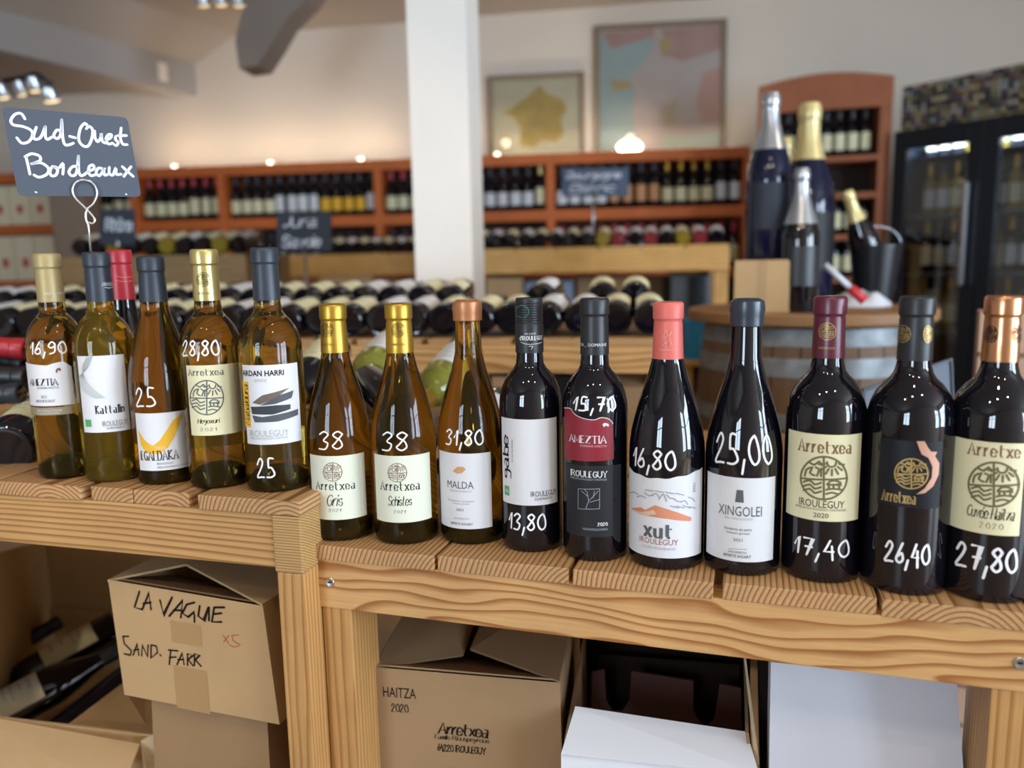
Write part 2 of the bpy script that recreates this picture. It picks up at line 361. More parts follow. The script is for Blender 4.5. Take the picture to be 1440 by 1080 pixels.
def refine(vs, fs, maxlen):
    bm = bmesh.new(); bv = [bm.verts.new((v[0], v[1], 0)) for v in vs]
    for f in fs:
        try: bm.faces.new([bv[i] for i in f])
        except ValueError: pass
    if maxlen:
        for _ in range(7):
            ed = [e for e in bm.edges if abs(e.verts[0].co.x-e.verts[1].co.x) > maxlen]
            if not ed: break
            bmesh.ops.triangulate(bm, faces=[f for f in bm.faces if len(f.verts) > 4])
            bmesh.ops.subdivide_edges(bm, edges=ed, cuts=1, use_grid_fill=False)
            bmesh.ops.triangulate(bm, faces=[f for f in bm.faces if len(f.verts) > 3])
            if len(bm.faces) > 6000: break
    bm.verts.index_update()
    r = ([v.co.xy.copy() for v in bm.verts], [tuple(v.index for v in f.verts) for f in bm.faces]); bm.free(); return r

class Surf:
    maxlen = 0
    def put(self, name, vs, fs, mt, parent, off):
        vs, fs = refine(vs, fs, self.maxlen)
        return obj(name, [self.pos(v[0], v[1], off) for v in vs], fs, mt, parent)
    def box(self, L, T, R, B):
        a = self.uv(L, (T+B)/2); b = self.uv(R, (T+B)/2); t = self.uv((L+R)/2, T); d = self.uv((L+R)/2, B)
        return a[0], b[0], d[1], t[1]
    def text(self, s, L, T, R, B, mt, parent, style='sans', off=.0007, name='printed_text', rot=False, **k):
        u0, u1, v0, v1 = self.box(L, T, R, B)
        if rot:
            vs, fs = text2d(s, v1-v0, u1-u0, style, **k); vs = [V((u0+(u1-u0)-v[1], v0+v[0])) for v in vs]
        else:
            vs, fs = text2d(s, u1-u0, v1-v0, style, **k); vs = [V((u0+v[0], v0+v[1])) for v in vs]
        return self.put(name, vs, fs, mt, parent, off)
    def rect(self, name, L, T, R, B, mt, parent, off):
        u0, u1, v0, v1 = self.box(L, T, R, B); return self.put(name, [V((u0, v0)), V((u1, v0)), V((u1, v1)), V((u0, v1))], [(0, 1, 2, 3)], mt, parent, off)
    def poly(self, name, polys, mt, parent, off):
        parts = []
        for p in polys:
            q = [V(self.uv(*a)) for a in p]
            tr = tessellate_polygon([[V((a.x, a.y, 0)) for a in q]])
            o = []
            for t in tr:
                a, b, c = (q[i] for i in t)
                o.append(t if (b-a).cross(c-a) > 0 else (t[0], t[2], t[1]))
            parts.append((q, o))
        vs, fs = merge(parts); return self.put(name, vs, fs, mt, parent, off)
    def strokes(self, name, lines, hw, mt, parent, off, sm=True, thin=1.0, n=4):
        parts = []
        for l in lines:
            q = [tuple(self.uv(*a)) for a in l]
            if sm and len(q) > 2: q = smooth_line(q, n)
            parts.append(ribbon(q, hw, thin, True))
        vs, fs = merge(parts); return self.put(name, vs, fs, mt, parent, off)
    def emblem(self, cx, cy, rx, ry, hw, mt, parent, off=.0008):
        L = [[(math.cos(t*math.pi/14), math.sin(t*math.pi/14)) for t in range(29)], [(0, -1), (0, 1)], [(-1, 0), (1, 0)]]
        L.append([(.34+.2*math.cos(t), .72+.2*math.sin(t)) for t in [math.pi*(.95+k*.22) for k in range(6)]])
        for k in range(7):
            a = math.pi*(1.03+k*.155); L.append([(.36+.3*math.cos(a), .70+.3*math.sin(a)), (.36+.58*math.cos(a)*(1 if k < 5 else .9), .70+.58*math.sin(a))])
        L = [[(max(-.9, min(.93, x)), y) for x, y in l] if i > 3 else l for i, l in enumerate(L)]
        L += [[(-.82, .1), (-.75, .4), (-.5, .5), (-.6, .25), (-.4, .12)], [(-.6, .72), (-.4, .62), (-.2, .78), (-.1, .6)], [(-.3, .1), (-.2, .4), (-.35, .5)], [(-.12, .08), (-.12, .45)]]
        L += [[(-.88, -.18+d), (-.6, -.1+d), (-.4, -.3+d), (-.12, -.22+d)] for d in (0, -.2, -.4)]
        L += [[(.15, -.3), (.3, -.14), (.6, -.14), (.75, -.3), (.15, -.3)], [(.22, -.3), (.22, -.5)], [(.42, -.3), (.42, -.5)], [(.66, -.3), (.66, -.5)], [(.1, -.55), (.4, -.5), (.8, -.55)], [(.1, -.75), (.35, -.68), (.6, -.75)]]
        return self.strokes('emblem', [[(cx+x*rx, cy-y*ry) for x, y in l] for l in L], hw, mt, parent, off, n=2)

class PlaneSurf(Surf):
    def __init__(s, p0, ex, ez):
        s.p0 = V(p0); s.ex = V(ex).normalized(); s.ez = V(ez).normalized(); s.n = s.ex.cross(s.ez).normalized()
        if (CAM-s.p0).dot(s.n) < 0: s.n = -s.n
    def uv(s, px, py):
        p = on_plane(px, py, s.p0, s.n)-s.p0; return V((p.dot(s.ex), p.dot(s.ez)))
    def pos(s, u, v, off=0): return s.p0+s.ex*u+s.ez*v+s.n*off

class BottleSurf(Surf):
    maxlen = .0045
    def __init__(s, x, y, z, prof):
        s.c = V((x, y, z)); s.prof = prof; d = V((-x, -y, 0)).normalized(); s.d = d; s.rt = V((-d.y, d.x, 0)); s.r0 = max(p[0] for p in prof)
    def rad(s, z):
        pr = s.prof
        for (r1, z1), (r2, z2) in zip(pr, pr[1:]):
            if z1 <= z <= z2 and z2 > z1: return r1+(r2-r1)*(z-z1)/(z2-z1)
        return pr[-1][0] if z > pr[-1][1] else pr[0][0]
    def uv(s, px, py):
        d = ray(px, py); r = s.r0
        for _ in range(4):
            ox, oy = CAM.x-s.c.x, CAM.y-s.c.y
            a = d.x**2+d.y**2; b = 2*(ox*d.x+oy*d.y); c = ox*ox+oy*oy-r*r; D = max(0, b*b-4*a*c)
            t = (-b-math.sqrt(D))/(2*a); p = CAM+d*t-s.c; r = s.rad(p.z)
        return V((math.atan2(p.dot(s.rt), p.dot(s.d))*s.r0, p.z))
    def pos(s, u, v, off=0):
        t = u/s.r0; r = s.rad(v)+off; return s.c+(s.d*math.cos(t)+s.rt*math.sin(t))*r+V((0, 0, v))
    def label(s, L, T, R, B, mt, parent, wave=None, off=.0004, name='label', n=26):
        u0, u1, v0, v1 = s.box(L, T, R, B); vs = []; fs = []
        for i in range(n+1):
            t = i/n; u = u0+(u1-u0)*t; top = v1+(wave(t) if wave else 0)
            vs += [s.pos(u, v0, off), s.pos(u, (v0+top)/2, off), s.pos(u, top, off)]
        for i in range(n):
            for k in (0, 1): fs.append((3*i+k, 3*i+3+k, 3*i+4+k, 3*i+1+k))
        return obj(name, vs, fs, mt, parent, True)

# ------------------------------------------------------------------ room
SA, SB = adir(-7.3)                       # along / away for the long wall
S0 = V((1.545, 5.2, 0))                    # right front end of the long wall shelf
def wl(u, v, z): return S0+SA*u+SB*v+V((0, 0, z))
struct('floor', [(-6, -3, 0), (5.2, -3, 0), (5.2, 7.5, 0), (-6, 7.5, 0)], [(0, 1, 2, 3)], mat('floor_tiles', 'a98762', .35, spec=.5, var=.15, vscale=3))
hexa('wall_back', [wl(-7, .34, 0), wl(4.2, .34, 0), wl(4.2, .34, 3.7), wl(-7, .34, 3.7)], SB*.15, WALLM, None)['kind'] = 'structure'
hexa('wall_left', [(-5.6, -3.05, 0), (-5.6, 6.9, 0), (-5.6, 6.9, 3.4), (-5.6, -3.05, 3.4)], (-.15, 0, 0), WALLM, None)['kind'] = 'structure'
def wall_open(name, ax, c, a0, a1, z1, holes, t):
    """wall on x=c (ax 'x') or y=c with rectangular window openings; one solid mesh"""
    cuts = sorted({a0, a1}|{h[0] for h in holes}|{h[1] for h in holes}); zs = sorted({0, z1}|{h[2] for h in holes}|{h[3] for h in holes})
    vs = []; fs = []
    for p, q in zip(cuts, cuts[1:]):
        for s_, e_ in zip(zs, zs[1:]):
            if any(h[0] <= p and q <= h[1] and h[2] <= s_ and e_ <= h[3] for h in holes): continue
            k = len(vs); vs += boxv(c, c+t, p, q, s_, e_) if ax == 'x' else boxv(p, q, c-t, c, s_, e_); fs += [tuple(i+k for i in f) for f in BOXF]
    struct(name, vs, fs, WALLM)
wall_open('wall_right', 'x', 4.75, -3.05, 5.6, 3.4, [(-2.65, -.35, .4, 2.6)], .15)
wall_open('wall_front', 'y', -2.9, -5.6, 4.75, 3.4, [(-3.4, -1.8, .75, 2.45), (3.15, 4.35, .4, 2.6)], .15)
FRM = mat('window_frame_paint', '5c626a', .5)
for n_, ax, c, a0, a1, z0, z1 in [(1, 'x', 4.80, -2.65, -.35, .4, 2.6), (2, 'y', -2.96, -3.4, -1.8, .75, 2.45), (3, 'y', -2.96, 3.15, 4.35, .4, 2.6)]:
    vs = []; fs = []
    for (p, q, s_, e_) in [(a0, a0+.06, z0, z1), (a1-.06, a1, z0, z1), (a0, a1, z0, z0+.06), (a0, a1, z1-.06, z1), ((a0+a1)/2-.03, (a0+a1)/2+.03, z0, z1), (a0, a1, z0+(z1-z0)*.68, z0+(z1-z0)*.68+.04)]:
        k = len(vs); vs += boxv(c-.03, c+.03, p, q, s_, e_) if ax == 'x' else boxv(p, q, c-.03, c+.03, s_, e_); fs += [tuple(i+k for i in f) for f in BOXF]
    struct('window_%d' % n_, vs, fs, FRM)
# grey beam that carries the low left ceiling, main ceiling in two slopes
b0 = on_y(270, 110, 6.0); b1 = on_y(0, 45, 4.75); bd = (b1-b0); bd.z = 0; bd = bd/bd.length
zt, zb = on_y(270, 86, 6.0).z, on_y(270, 134, 6.0).z
bn = V((-bd.y, bd.x, 0)); bn = bn if bn.x < 0 else -bn
q0 = V((b0.x, b0.y, 0))-bd*.22; q1 = q0+bd*9
box_ = [q0, q0+bn*.16, q1+bn*.16, q1]
struct('trim_1', [p+V((0, 0, zb)) for p in box_]+[p+V((0, 0, zt)) for p in box_], [(3, 2, 1, 0), (4, 5, 6, 7), (0, 1, 5, 4), (1, 2, 6, 5), (2, 3, 7, 6), (3, 0, 4, 7)], BEAMM)
def zz(p, z): return V((p.x, p.y, z))
far = -bn
k1 = on_y(333, 50, 6.0); off1 = (k1-q0).dot(-bn)
r0, r1 = q0-bn*off1-bd*.35, q1-bn*off1; s0, s1 = q0-bn*9-bd*2.5, q1-bn*9
struct('ceiling', [zz(q0-bd*.3, zt-.01), zz(q1, zt-.01), zz(r1, k1.z), zz(r0, k1.z), zz(s0, k1.z+.16), zz(s1, k1.z+.16), zz(q0+bn*5-bd*.3, zb+.06), zz(q1+bn*5, zb+.06), zz(q0-bd*.3, zb+.06), zz(q1, zb+.06)],
       [(0, 1, 2, 3), (3, 2, 5, 4), (6, 7, 9, 8)], CEILM)
br = thing('roof_brace', 'dark taupe roof brace coming down the back wall right of the grey beam', 'brace', on_y(350, 96, 4.6))
pp = [(356, -52), (331, 57), (336, 96), (362, 92), (382, 62), (400, 30), (430, 0), (462, -52)]
q = [on_y(a, b, 4.6) for a, b in reversed(pp)]; k = len(q)
obj('brace_board', q+[p+V((.02, .2, 0)) for p in q], [tuple(range(k)), tuple(range(2*k-1, k-1, -1))]+[(i, i+k, (i+1) % k+k, (i+1) % k) for i in range(k)], BRACEM, br)
# white column
cb = on_y(590, 420, 2.75); ct = 3.1
CA, CB = adir(-10)
c0 = V((cb.x-.01, 2.75, 0)); wd = .20; dp = .20
cv = [c0, c0+CA*wd, c0+CA*wd+CB*dp, c0+CB*dp]
struct('trim_2', [zz(p, 0) for p in cv]+[zz(p, ct) for p in cv], BOXF, COLM)
# brown-grey pillar by the left cabinet
pl = on_y(78, 350, 5.3); pr_ = on_y(126, 350, 5.3)
struct('trim_3', boxv(pl.x, pr_.x, 5.3, 5.5, 0, on_y(78, 205, 5.3).z), BOXF, mat('pillar_paint', '8a7868', .8))
for i, (px, py) in enumerate([(912/4, 405/4)]):
    o = box('switch_plate', -.035, .035, -.012, 0, -.06, .06, COLM); tag(o, 'small white plate fixed near the end of the grey ceiling beam', 'plate')
    p = on_plane(px, py, b0+V((0, 0, 0)), bn); nn = -bn
    mm = Matrix((bd, bn, V((0, 0, 1)))).transposed().to_4x4(); mm.translation = p-bn*.004; o.matrix_basis = mm

# ------------------------------------------------------------------ bottles
def burg(r, H=.295, rb=.0165, zc=.235):
    return [(0, .0012), (r*.35, .0012), (r*.7, .001), (r*.86, .0), (r-.004, .0008), (r-.001, .004), (r, .009), (r, .125), (r*.985, .138), (r*.94, .152), (r*.86, .167), (r*.76, .183), (r*.63, .200), (r*.52, .214), (r*.45, .226), (rb, zc), (.0148, H-.012), (.0148, H-.001), (.012, H), (0, H)]
def bord(r, H=.3, rb=.0155, zc=.236, zs=.172):
    return [(0, .0012), (r*.35, .0012), (r*.7, .001), (r*.86, .0), (r-.004, .0008), (r-.001, .004), (r, .009), (r, zs), (r*.985, zs+.010), (r*.93, zs+.020), (r*.82, zs+.031), (r*.66, zs+.040), (r*.52, zs+.0455), (r*.44, zs+.051), (rb+.0005, zs+.059), (rb, zc), (.0148, H-.012), (.0148, H-.001), (.012, H), (0, H)]
def capsule(kind, H, zc, rb):
    if kind == 'wax': return [(rb, zc), (rb+.0025, zc+.001), (.0178, zc+.006), (.0178, H-.014), (.0186, H-.008), (.0175, H), (.013, H+.003), (0, H+.003)]
    if kind == 'screw':
        p = [(rb+.001, zc), (rb+.001, H-.031)]
        for i in range(9): z = H-.029+i*.0028; p += [(.0158, z), (.0164, z+.0007), (.0164, z+.002), (.0158, z+.0026)]
        return p+[(.0158, H-.002), (.0148, H), (0, H)]
    return [(rb+.0008, zc), (rb+.0008, zc+.001), (.0157, H-.0235), (.0152, H-.0215), (.0156, H-.0195), (.0168, H-.018), (.0168, H-.003), (.0160, H-.0012), (.0143, H), (.0125, H), (.0118, H-.0012), (0, H-.0014)]
ZR, ZL = .8, .8654
FRONT = {}
def front_bottle(key, label, x, y, z, r, kind, glass, cap, capkind='foil', capz=None, H=None, group='bottles standing in the front row'):
    H = H or (.295 if kind == 'burg' else .3); zc = capz or (.235 if kind == 'burg' else .236)
    rb = .0165 if kind == 'burg' else .0157
    prof = burg(r, H, rb, .235) if kind == 'burg' else bord(r, H, rb, .236)
    t = thing('wine_bottle', label, 'bottle', (x, y, z))
    lathe('glass_body', prof, glass, t, 64)
    rr = rb if zc <= .24 else .0152
    if glass is not BLACKGLASS: lathe('punt', [(0, .032), (r*.25, .031), (r*.5, .026), (r*.72, .017), (r*.86, .008), (r*.9, .003), (r*.8, .002), (0, .002)], mat('dark_green_punt', (.012, .012, .004), .1, spec=.6, raw=True), t, 48)
    cp = lathe('capsule', capsule(capkind, H, zc, rr), cap, t, 48)
    outer = prof[6:15]+[(rb, zc if zc < .24 else .24)]
    full = prof[6:]
    S = BottleSurf(x, y, z, full)
    capp = [(rb+.0008, .0), (rb+.0008, zc), (.0157, H-.0235), (.0168, H-.018), (.0168, H)]
    SC = BottleSurf(x, y, z, capp)
    FRONT[key] = t; return t, S, SC, cp
BACKP = thin_paper('back_label_paper', 'f6ecd0')
def back_label(S, t, a, z0, z1, off=0):
    vs = []; fs = []; n = 16; r = S.r0+.0005
    for i in range(n+1):
        q = math.pi+off+(i/n-.5)*a; v = S.c+(S.d*math.cos(q)+S.rt*math.sin(q))*r; vs += [v+V((0, 0, z0)), v+V((0, 0, z1))]
    for i in range(n): fs.append((2*i, 2*i+2, 2*i+3, 2*i+1))
    obj('back_label', vs, fs, BACKP, t, True)
POS = {'am': (-.6142, 1.0646), 'kat': (-.5389, 1.0452), 'egal': (-.4611, 1.0284), 'heg': (-.3829, 1.0048), 'ard': (-.3009, .9832), 'gris': (-.2214, .9877), 'sch': (-.1374, .9706), 'mal': (-.0528, .9662),
       'gabe': (.0216, .9330), 'amz': (.0951, .8996), 'xut': (.1740, .8741), 'xin': (.2547, .8523), 'arr': (.3340, .8281), 'a40': (.4075, .7937), 'hai': (.4802, .7714)}
def price(S, t, s, L, T, R, B, slant=.12, wt=.13): S.text(s, L, T, R, B, WPAINT, t, 'hand', .0006, 'price_writing', wt=wt*.58, slant=slant, gap=.36)

t, S, SC, cp = front_bottle('am', 'olive glass white wine bottle with khaki capsule, leftmost of the front row, priced 16,90', *POS['am'], ZL, .0365, 'bord', OLIVE, TANCAP)
lb = S.label(36, 514, 103, 571, PAPER, t, wave=lambda q: (.004*max(0, 1-q*1.6) if q < .6 else .004*math.sin((q-.6)/.4*math.pi*.8)) - (.006*max(0, (q-.88)/.12)))
S.text('AMEZTiA', 43, 532, 82, 543, INK, lb, 'serif', wt=.17, gap=.3); S.text('DOMAINE AMEZTIA', 53, 544, 83, 547, INKG, lb); S.text('2021', 58, 556, 66, 560, INKG, lb); S.text('IROULEGUY', 52, 562, 78, 566, INK, lb, 'serif', wt=.16)
S.poly('animal_print', [[(78, 522), (80, 518), (84, 517), (86, 520), (84, 522), (82, 520), (80, 525)]], INKB, lb, .0008)
st = S.label(40, 573, 103, 584, TAUPE, t, name='label_strip'); S.text('APPELLATION IROULEGUY CONTROLEE', 53, 576, 87, 579, PAPER, st); S.text('MIS EN BOUTEILLE AU DOMAINE', 53, 580, 85, 582.5, PAPER, st)
price(S, t, '16,90', 43, 480, 94, 504); SC.text('AMEZTIA _ DOMAINE', 62, 411, 90, 415, PAPER, cp)
t, S, SC, cp = front_bottle('kat', 'clear golden white wine bottle with dark blue capsule and white label reading Kattalin', *POS['kat'], ZL, .0385, 'bord', GOLDGLASS, NAVY)
lb = S.label(114, 500, 179, 608, PAPER, t)
back_label(S, t, 1.9, .022, .15); S.text('Kattalin', 134, 569, 175, 582, INK, lb, 'serif', wt=.15, gap=.4); S.text('IROULEGUY', 144, 591, 179, 598.5, INKG, lb); S.text('SORMARKA', 150, 599.5, 175, 603, INKG, lb)
S.rect('green_square', 121, 590, 129, 600, GREEN, lb, .0008)
S.strokes('hatched_chevron', [[(128-i*1.5, 501+i*.5), (121-i*1.2, 518+i*.2), (114+i*1.9, 535), (124+i*1.6, 550-i*1), (140+i*1.9, 560-i*.2)] for i in range(-2, 5)], .00022, mat('sage_print', '8fa09c', .6), lb, .0008)
SC.text("d'IROULEGUY", 143, 397, 159, 402, PAPER, cp); SC.strokes('swash', [[(147, 404), (153, 405), (158, 403)]], .0003, PAPER, cp, .001)
t, S, SC, cp = front_bottle('egal', 'sloping-shouldered white wine bottle with black capsule and yellow bird wing label, priced 25', *POS['egal'], ZL, .039, 'burg', AMBER, NAVY, H=.293)
lb = S.label(194, 580, 274, 661, PAPER, t)
S.poly('wing_print', [[(214, 628), (225, 619), (243, 591), (256, 580), (246, 612), (236, 629.5), (225, 638), (218, 638)], [(195, 605), (204, 619), (215, 627), (218, 638), (207, 637), (199, 626)]], YEL, lb, .0007)
S.text('2021', 218, 628, 232, 632, PAPER, lb, off=.001); S.text('EGALDAKA', 199, 633, 251, 648, INK, lb, 'serif', wt=.11, off=.0011, gap=.3); S.text('IROULEGUY', 221, 650, 243, 653, INKG, lb); S.text('APPELLATION IROULEGUY CONTROLEE', 221, 654, 268, 656.5, INKG, lb)
price(S, t, '25', 191, 544, 219, 573, .1)
t, S, SC, cp = front_bottle('heg', 'amber white wine bottle with pale gold capsule and cream label with large round emblem', *POS['heg'], ZL, .038, 'bord', OLIVE, PGOLD)
lb = S.label(266, 513, 341, 612, CREAM, t)
back_label(S, t, 1.5, .045, .10, .2); S.text('Arretxea', 265, 518, 315, 529, INKG, lb, 'serif', wt=.16); S.emblem(291, 559, 23, 24, .0007, INKG, lb); S.text('Hegoxuri', 278, 588, 310, 598, INK, lb, 'script', wt=.1, slant=.3, gap=.25); S.text('2021', 282, 601, 305, 606.5, INKG, lb, 'serif', wt=.14, gap=.5)
price(S, t, '28,80', 257, 478, 309, 508); SC.emblem(286, 393, 9, 10, .00025, INK, cp, .001); SC.text('ARRETXEA', 278, 411, 296, 414, INKG, cp)
t, S, SC, cp = front_bottle('ard', 'amber white wine bottle with navy capsule and white label of stacked grey stones', *POS['ard'], ZL, .039, 'bord', OLIVE, NAVY)
lb = S.label(345, 513, 421, 625, PAPER, t)
def cr1(p): return [(a/2.843, 320+b/2.843) for a, b in p]
back_label(S, t, 1.5, .03, .10, -.1); S.text('ARDAN HARRI', 342, 521, 399, 529, INK, lb, bold=.02); S.text('2020', 357, 533, 375, 537, INKL, lb)
S.poly('stone_print', [cr1([(1010, 700), (1050, 670), (1155, 640), (1100, 682), (1040, 708)])], mat('brown_stone_print', '6a5a50', .6), lb, .0007)
S.poly('stone_print', [cr1([(1040, 712), (1120, 668), (1172, 650), (1165, 680), (1100, 705)]), cr1([(1010, 750), (1050, 757), (1190, 724), (1190, 748), (1110, 775), (1020, 778)])], mat('grey_stone_print', '4c4e54', .6), lb, .0008)
S.poly('stone_print', [cr1([(1005, 716), (1100, 710), (1160, 706), (1160, 725), (1090, 747), (1010, 745)])], mat('dark_stone_print', '34363c', .6), lb, .0009)
S.rect('yellow_strip', 344, 537, 351.5, 600, YEL, lb, .0007); S.text('Nabaldura', 345, 540, 351, 597, INK, lb, 'script', rot=True, wt=.12, slant=.2, off=.001, gap=.15)
S.text('IROULEGUY', 352, 605, 406, 614, INKL, lb); S.text('APPELLATION IROULEGUY CONTROLEE', 353, 615, 405, 618, INKL, lb)
price(S, t, '25', 361, 643, 387, 673, .1)
t, S, SC, cp = front_bottle('gris', 'amber bottle with gold capsule, leftmost on the lower right table, label reading Gris', *POS['gris'], ZR, .0405, 'burg', AMBER, GOLD)
lb = S.label(439, 641, 514, 731, PAPERG, t)
S.emblem(468, 663.5, 13, 13, .00035, INKB, lb); S.text('Arretxea', 445, 677, 500, 690, INK, lb, 'serif', wt=.13); S.text('Gris', 460, 695, 482, 712, INK, lb, 'script', wt=.07, slant=.4, gap=.2); S.text('2021', 462.5, 715, 480, 720, INKG, lb, 'serif', wt=.12, slant=.2, gap=.5)
price(S, t, '38', 448, 606, 483, 633, .1); SC.emblem(460, 464, 8.5, 10, .00022, INK, cp, .001); SC.text('ARRETXEA', 453, 483, 470, 486, INKB, cp)
t, S, SC, cp = front_bottle('sch', 'amber bottle with gold capsule, second on the lower table, label reading Schistes', *POS['sch'], ZR, .0405, 'burg', AMBER, GOLD)
lb = S.label(529, 641, 605.5, 735, PAPERG, t)
S.emblem(559, 664.5, 13, 13, .00035, INKB, lb); S.text('Arretxea', 535.5, 677, 591, 691, INK, lb, 'serif', wt=.13); S.text('Schistes', 546, 697, 579, 712, INK, lb, 'script', wt=.07, slant=.4, gap=.2); S.text('2021', 553.5, 717, 571, 722, INKG, lb, 'serif', wt=.12, slant=.2, gap=.5)
price(S, t, '38', 537, 607, 574, 635, .1); SC.emblem(560, 464, 9, 10, .00022, INK, cp, .001); SC.text('ARRETXEA', 551, 483, 570, 486, INKB, cp)
t, S, SC, cp = front_bottle('mal', 'amber bottle sealed with copper wax and a white label reading Malda, priced 31,80', *POS['mal'], ZR, .0408, 'burg', AMBER, COPWAX, 'wax', .272)
lb = S.label(620, 638, 691, 744, PAPER, t)
S.poly('shell_print', [[(637, 662), (644, 656), (652, 656.5), (655, 660), (650, 665), (643, 666)]], ORG, lb, .0007); S.text('MALDA', 630, 677, 666, 687, INKG, lb); S.text('VIN IROULEGUY', 633, 689.5, 664, 692, INKL, lb)
S.text('Hondarrea eta aserio', 631, 703, 667, 706, INKL, lb); S.text('haizeen guritan', 637, 707, 660, 710, INKL, lb); S.text('2021', 642, 715, 652, 718.5, INKG, lb); S.text('GAICOERRETZA', 638, 728, 660, 730.5, INKL, lb); S.text('BIPERTE IHGART', 635, 735, 665, 738.5, INKG, lb)
price(S, t, '31,80', 627, 604, 680, 634)
t, S, SC, cp = front_bottle('gabe', 'dark red wine bottle with a black screw cap and white label with gabe written sideways', *POS['gabe'], ZR, .0375, 'bord', BLACKGLASS, BLKCAP, 'screw', capz=.236)
lb = S.label(707, 590, 783, 711, PAPER, t)
S.text('gabe', 707.5, 611, 720, 673, INK, lb, 'serif', rot=True, wt=.2, gap=.22); S.text('Vin du Pays Basque', 719.5, 618, 722, 650, INKG, lb, rot=True); S.rect('green_square', 710.5, 683, 716.5, 696, GREEN, lb, .0008); S.text('AB', 711.5, 687, 716, 692, PAPER, lb, off=.001)
S.text('IROULEGUY', 746.5, 690, 781.5, 697.5, INK, lb); S.text('SORMARKA', 752, 699, 776, 703, INKG, lb); price(S, t, '13,80', 716, 722, 768, 754)
SC.text('LA CAVE', 738, 468, 753, 470.5, PAPER, cp); SC.text("d'IROULEGUY", 731, 472, 762, 479, PAPER, cp, 'serif', wt=.18); SC.strokes('swash', [[(733, 481), (742, 484), (756, 483), (761, 481)], [(744, 487), (749, 487), (747, 491)]], .0003, PAPER, cp, .001)
SC.strokes('green_ring', [[(735+8.5*math.cos(a*.4), 438+8.5*math.sin(a*.4)) for a in range(-3, 14)]], .0004, mat('teal_print', '2a7a66', .5), cp, .0012)
t, S, SC, cp = front_bottle('amz', 'dark red wine bottle with black capsule and burgundy-over-charcoal label, priced 15,70', *POS['amz'], ZR, .0378, 'bord', BLACKGLASS, BLKCAP)
def cr3(p): return [(690+a/2.571, 400+b/2.571) for a, b in p]
lb = S.poly('label', [cr3([(268, 445), (290, 447), (300, 463), (318, 476), (345, 485), (375, 488), (400, 480), (428, 486), (442, 502), (444, 632), (270, 627)])], RED, t, .0005)
S.strokes('label_border', [cr3([(268, 446), (290, 448), (301, 464), (318, 477), (345, 486), (375, 489), (400, 481), (428, 487), (441, 503)])], .0004, PAPER, lb, .0008)
S.poly('animal_print', [[(847, 597), (849, 594.5), (853, 595), (856, 597), (855, 600), (852, 598), (849, 600.5)]], PAPER, lb, .0009)
S.text('AMEZTiA', 801, 612, 853, 624, PAPER, lb, 'serif', wt=.17, gap=.3); S.text('DOMAINE AMEZTIA', 816, 626, 853, 629, mat('pink_ink', 'd8a0a4', .6), lb)
lb = S.label(797, 655, 862, 755, DKLAB, t, name='lower_label')
S.text('IROULEGUY', 803, 662, 854, 672, PAPER, lb, 'serif', wt=.17, gap=.3); S.text('APPELLATION IROULEGUY CONTROLEE', 803, 673, 853, 675.5, INKL, lb)
S.strokes('tree_print', [[(813.5, 687), (843, 687), (843, 715), (813.5, 715), (813.5, 687)], [(824, 715), (828, 704), (826, 692), (822, 688)], [(828, 704), (838, 694), (841, 690)], [(827, 698), (818, 690)], [(829, 706), (843, 702)], [(834, 700), (836, 690)]], .00025, INKL, lb, .0008, sm=False)
S.text('2020', 840, 734, 854.5, 740, PAPER, lb, 'serif', wt=.2); S.text('MIS EN BOUTEILLE AU DOMAINE', 820, 743, 854, 746, INKL, lb)
price(S, t, '15,70', 806, 557, 866, 585, .12, .15); SC.text('ZTIA _ DOMAINE', 816, 483, 852, 488, PAPER, cp)
t, S, SC, cp = front_bottle('xut', 'dark sloping-shouldered bottle with salmon capsule and white mountain label reading xut', *POS['xut'], ZR, .0423, 'burg', BLACKGLASS, SALMON, capz=.228)
lb = S.label(885, 674, 986, 785, PAPER, t, wave=lambda q: .0065*(abs(q-.4)/.6)**1.5*1.4+.0006*math.sin(q*31), n=40)
S.poly('mountain_print', [cr3([(510, 808), (545, 805), (560, 815), (595, 797), (640, 812), (680, 825), (725, 842), (722, 855), (640, 847), (580, 838), (540, 830)])], mat('terracotta_print', 'cf8768', .6), lb, .0007)
S.poly('mountain_print', [cr3([(512, 812), (545, 822), (590, 815), (600, 830), (560, 835)])], mat('sand_print', 'd9b89a', .6), lb, .0009)
S.strokes('cloud_print', [cr3([(505+i*26, 755+12*math.sin(i*2.1)+i*3), (520+i*26, 750+10*math.sin(i*1.3)+i*4), (536+i*25, 760+9*math.sin(i*2.1)+i*4)]) for i in range(9)]+[cr3([(560+i*36, 742+i*4), (590+i*36, 746+i*5)]) for i in range(4)]+[cr3([(650+i*22, 800+6*math.sin(i*3)), (680+i*20, 808)]) for i in range(4)], .0005, mat('slate_print', '8b90a0', .6), lb, .0008)
S.text('xut', 905, 734, 948, 759, INKG, lb, 'serif', wt=.24, gap=.5); S.text('IROULEGUY', 900, 758, 953.5, 766, INKR, lb); S.text('OLIVIER PEYRARNAUD', 903, 769, 950, 773, INKL, lb); S.text('2021', 974, 679, 977, 692, INKG, lb, rot=True)
price(S, t, '16,80', 891, 632, 951, 670, .1); SC.strokes('vine_print', [[(931, 478), (934, 471), (937, 465), (940, 472), (944, 466), (941, 478), (945, 484)], [(932, 486), (938, 481), (936, 488)], [(943, 476), (943, 486)], [(934, 475), (942, 470)], [(928, 492), (946, 492)]], .0004, SALMP, cp, .001)
t, S, SC, cp = front_bottle('xin', 'dark bottle sealed with navy wax, white label with a grey tower', *POS['xin'], ZR, .0412, 'burg', BLACKGLASS, NWAX, 'wax', .268)
lb = S.label(994.5, 672, 1088, 790, PAPER, t)
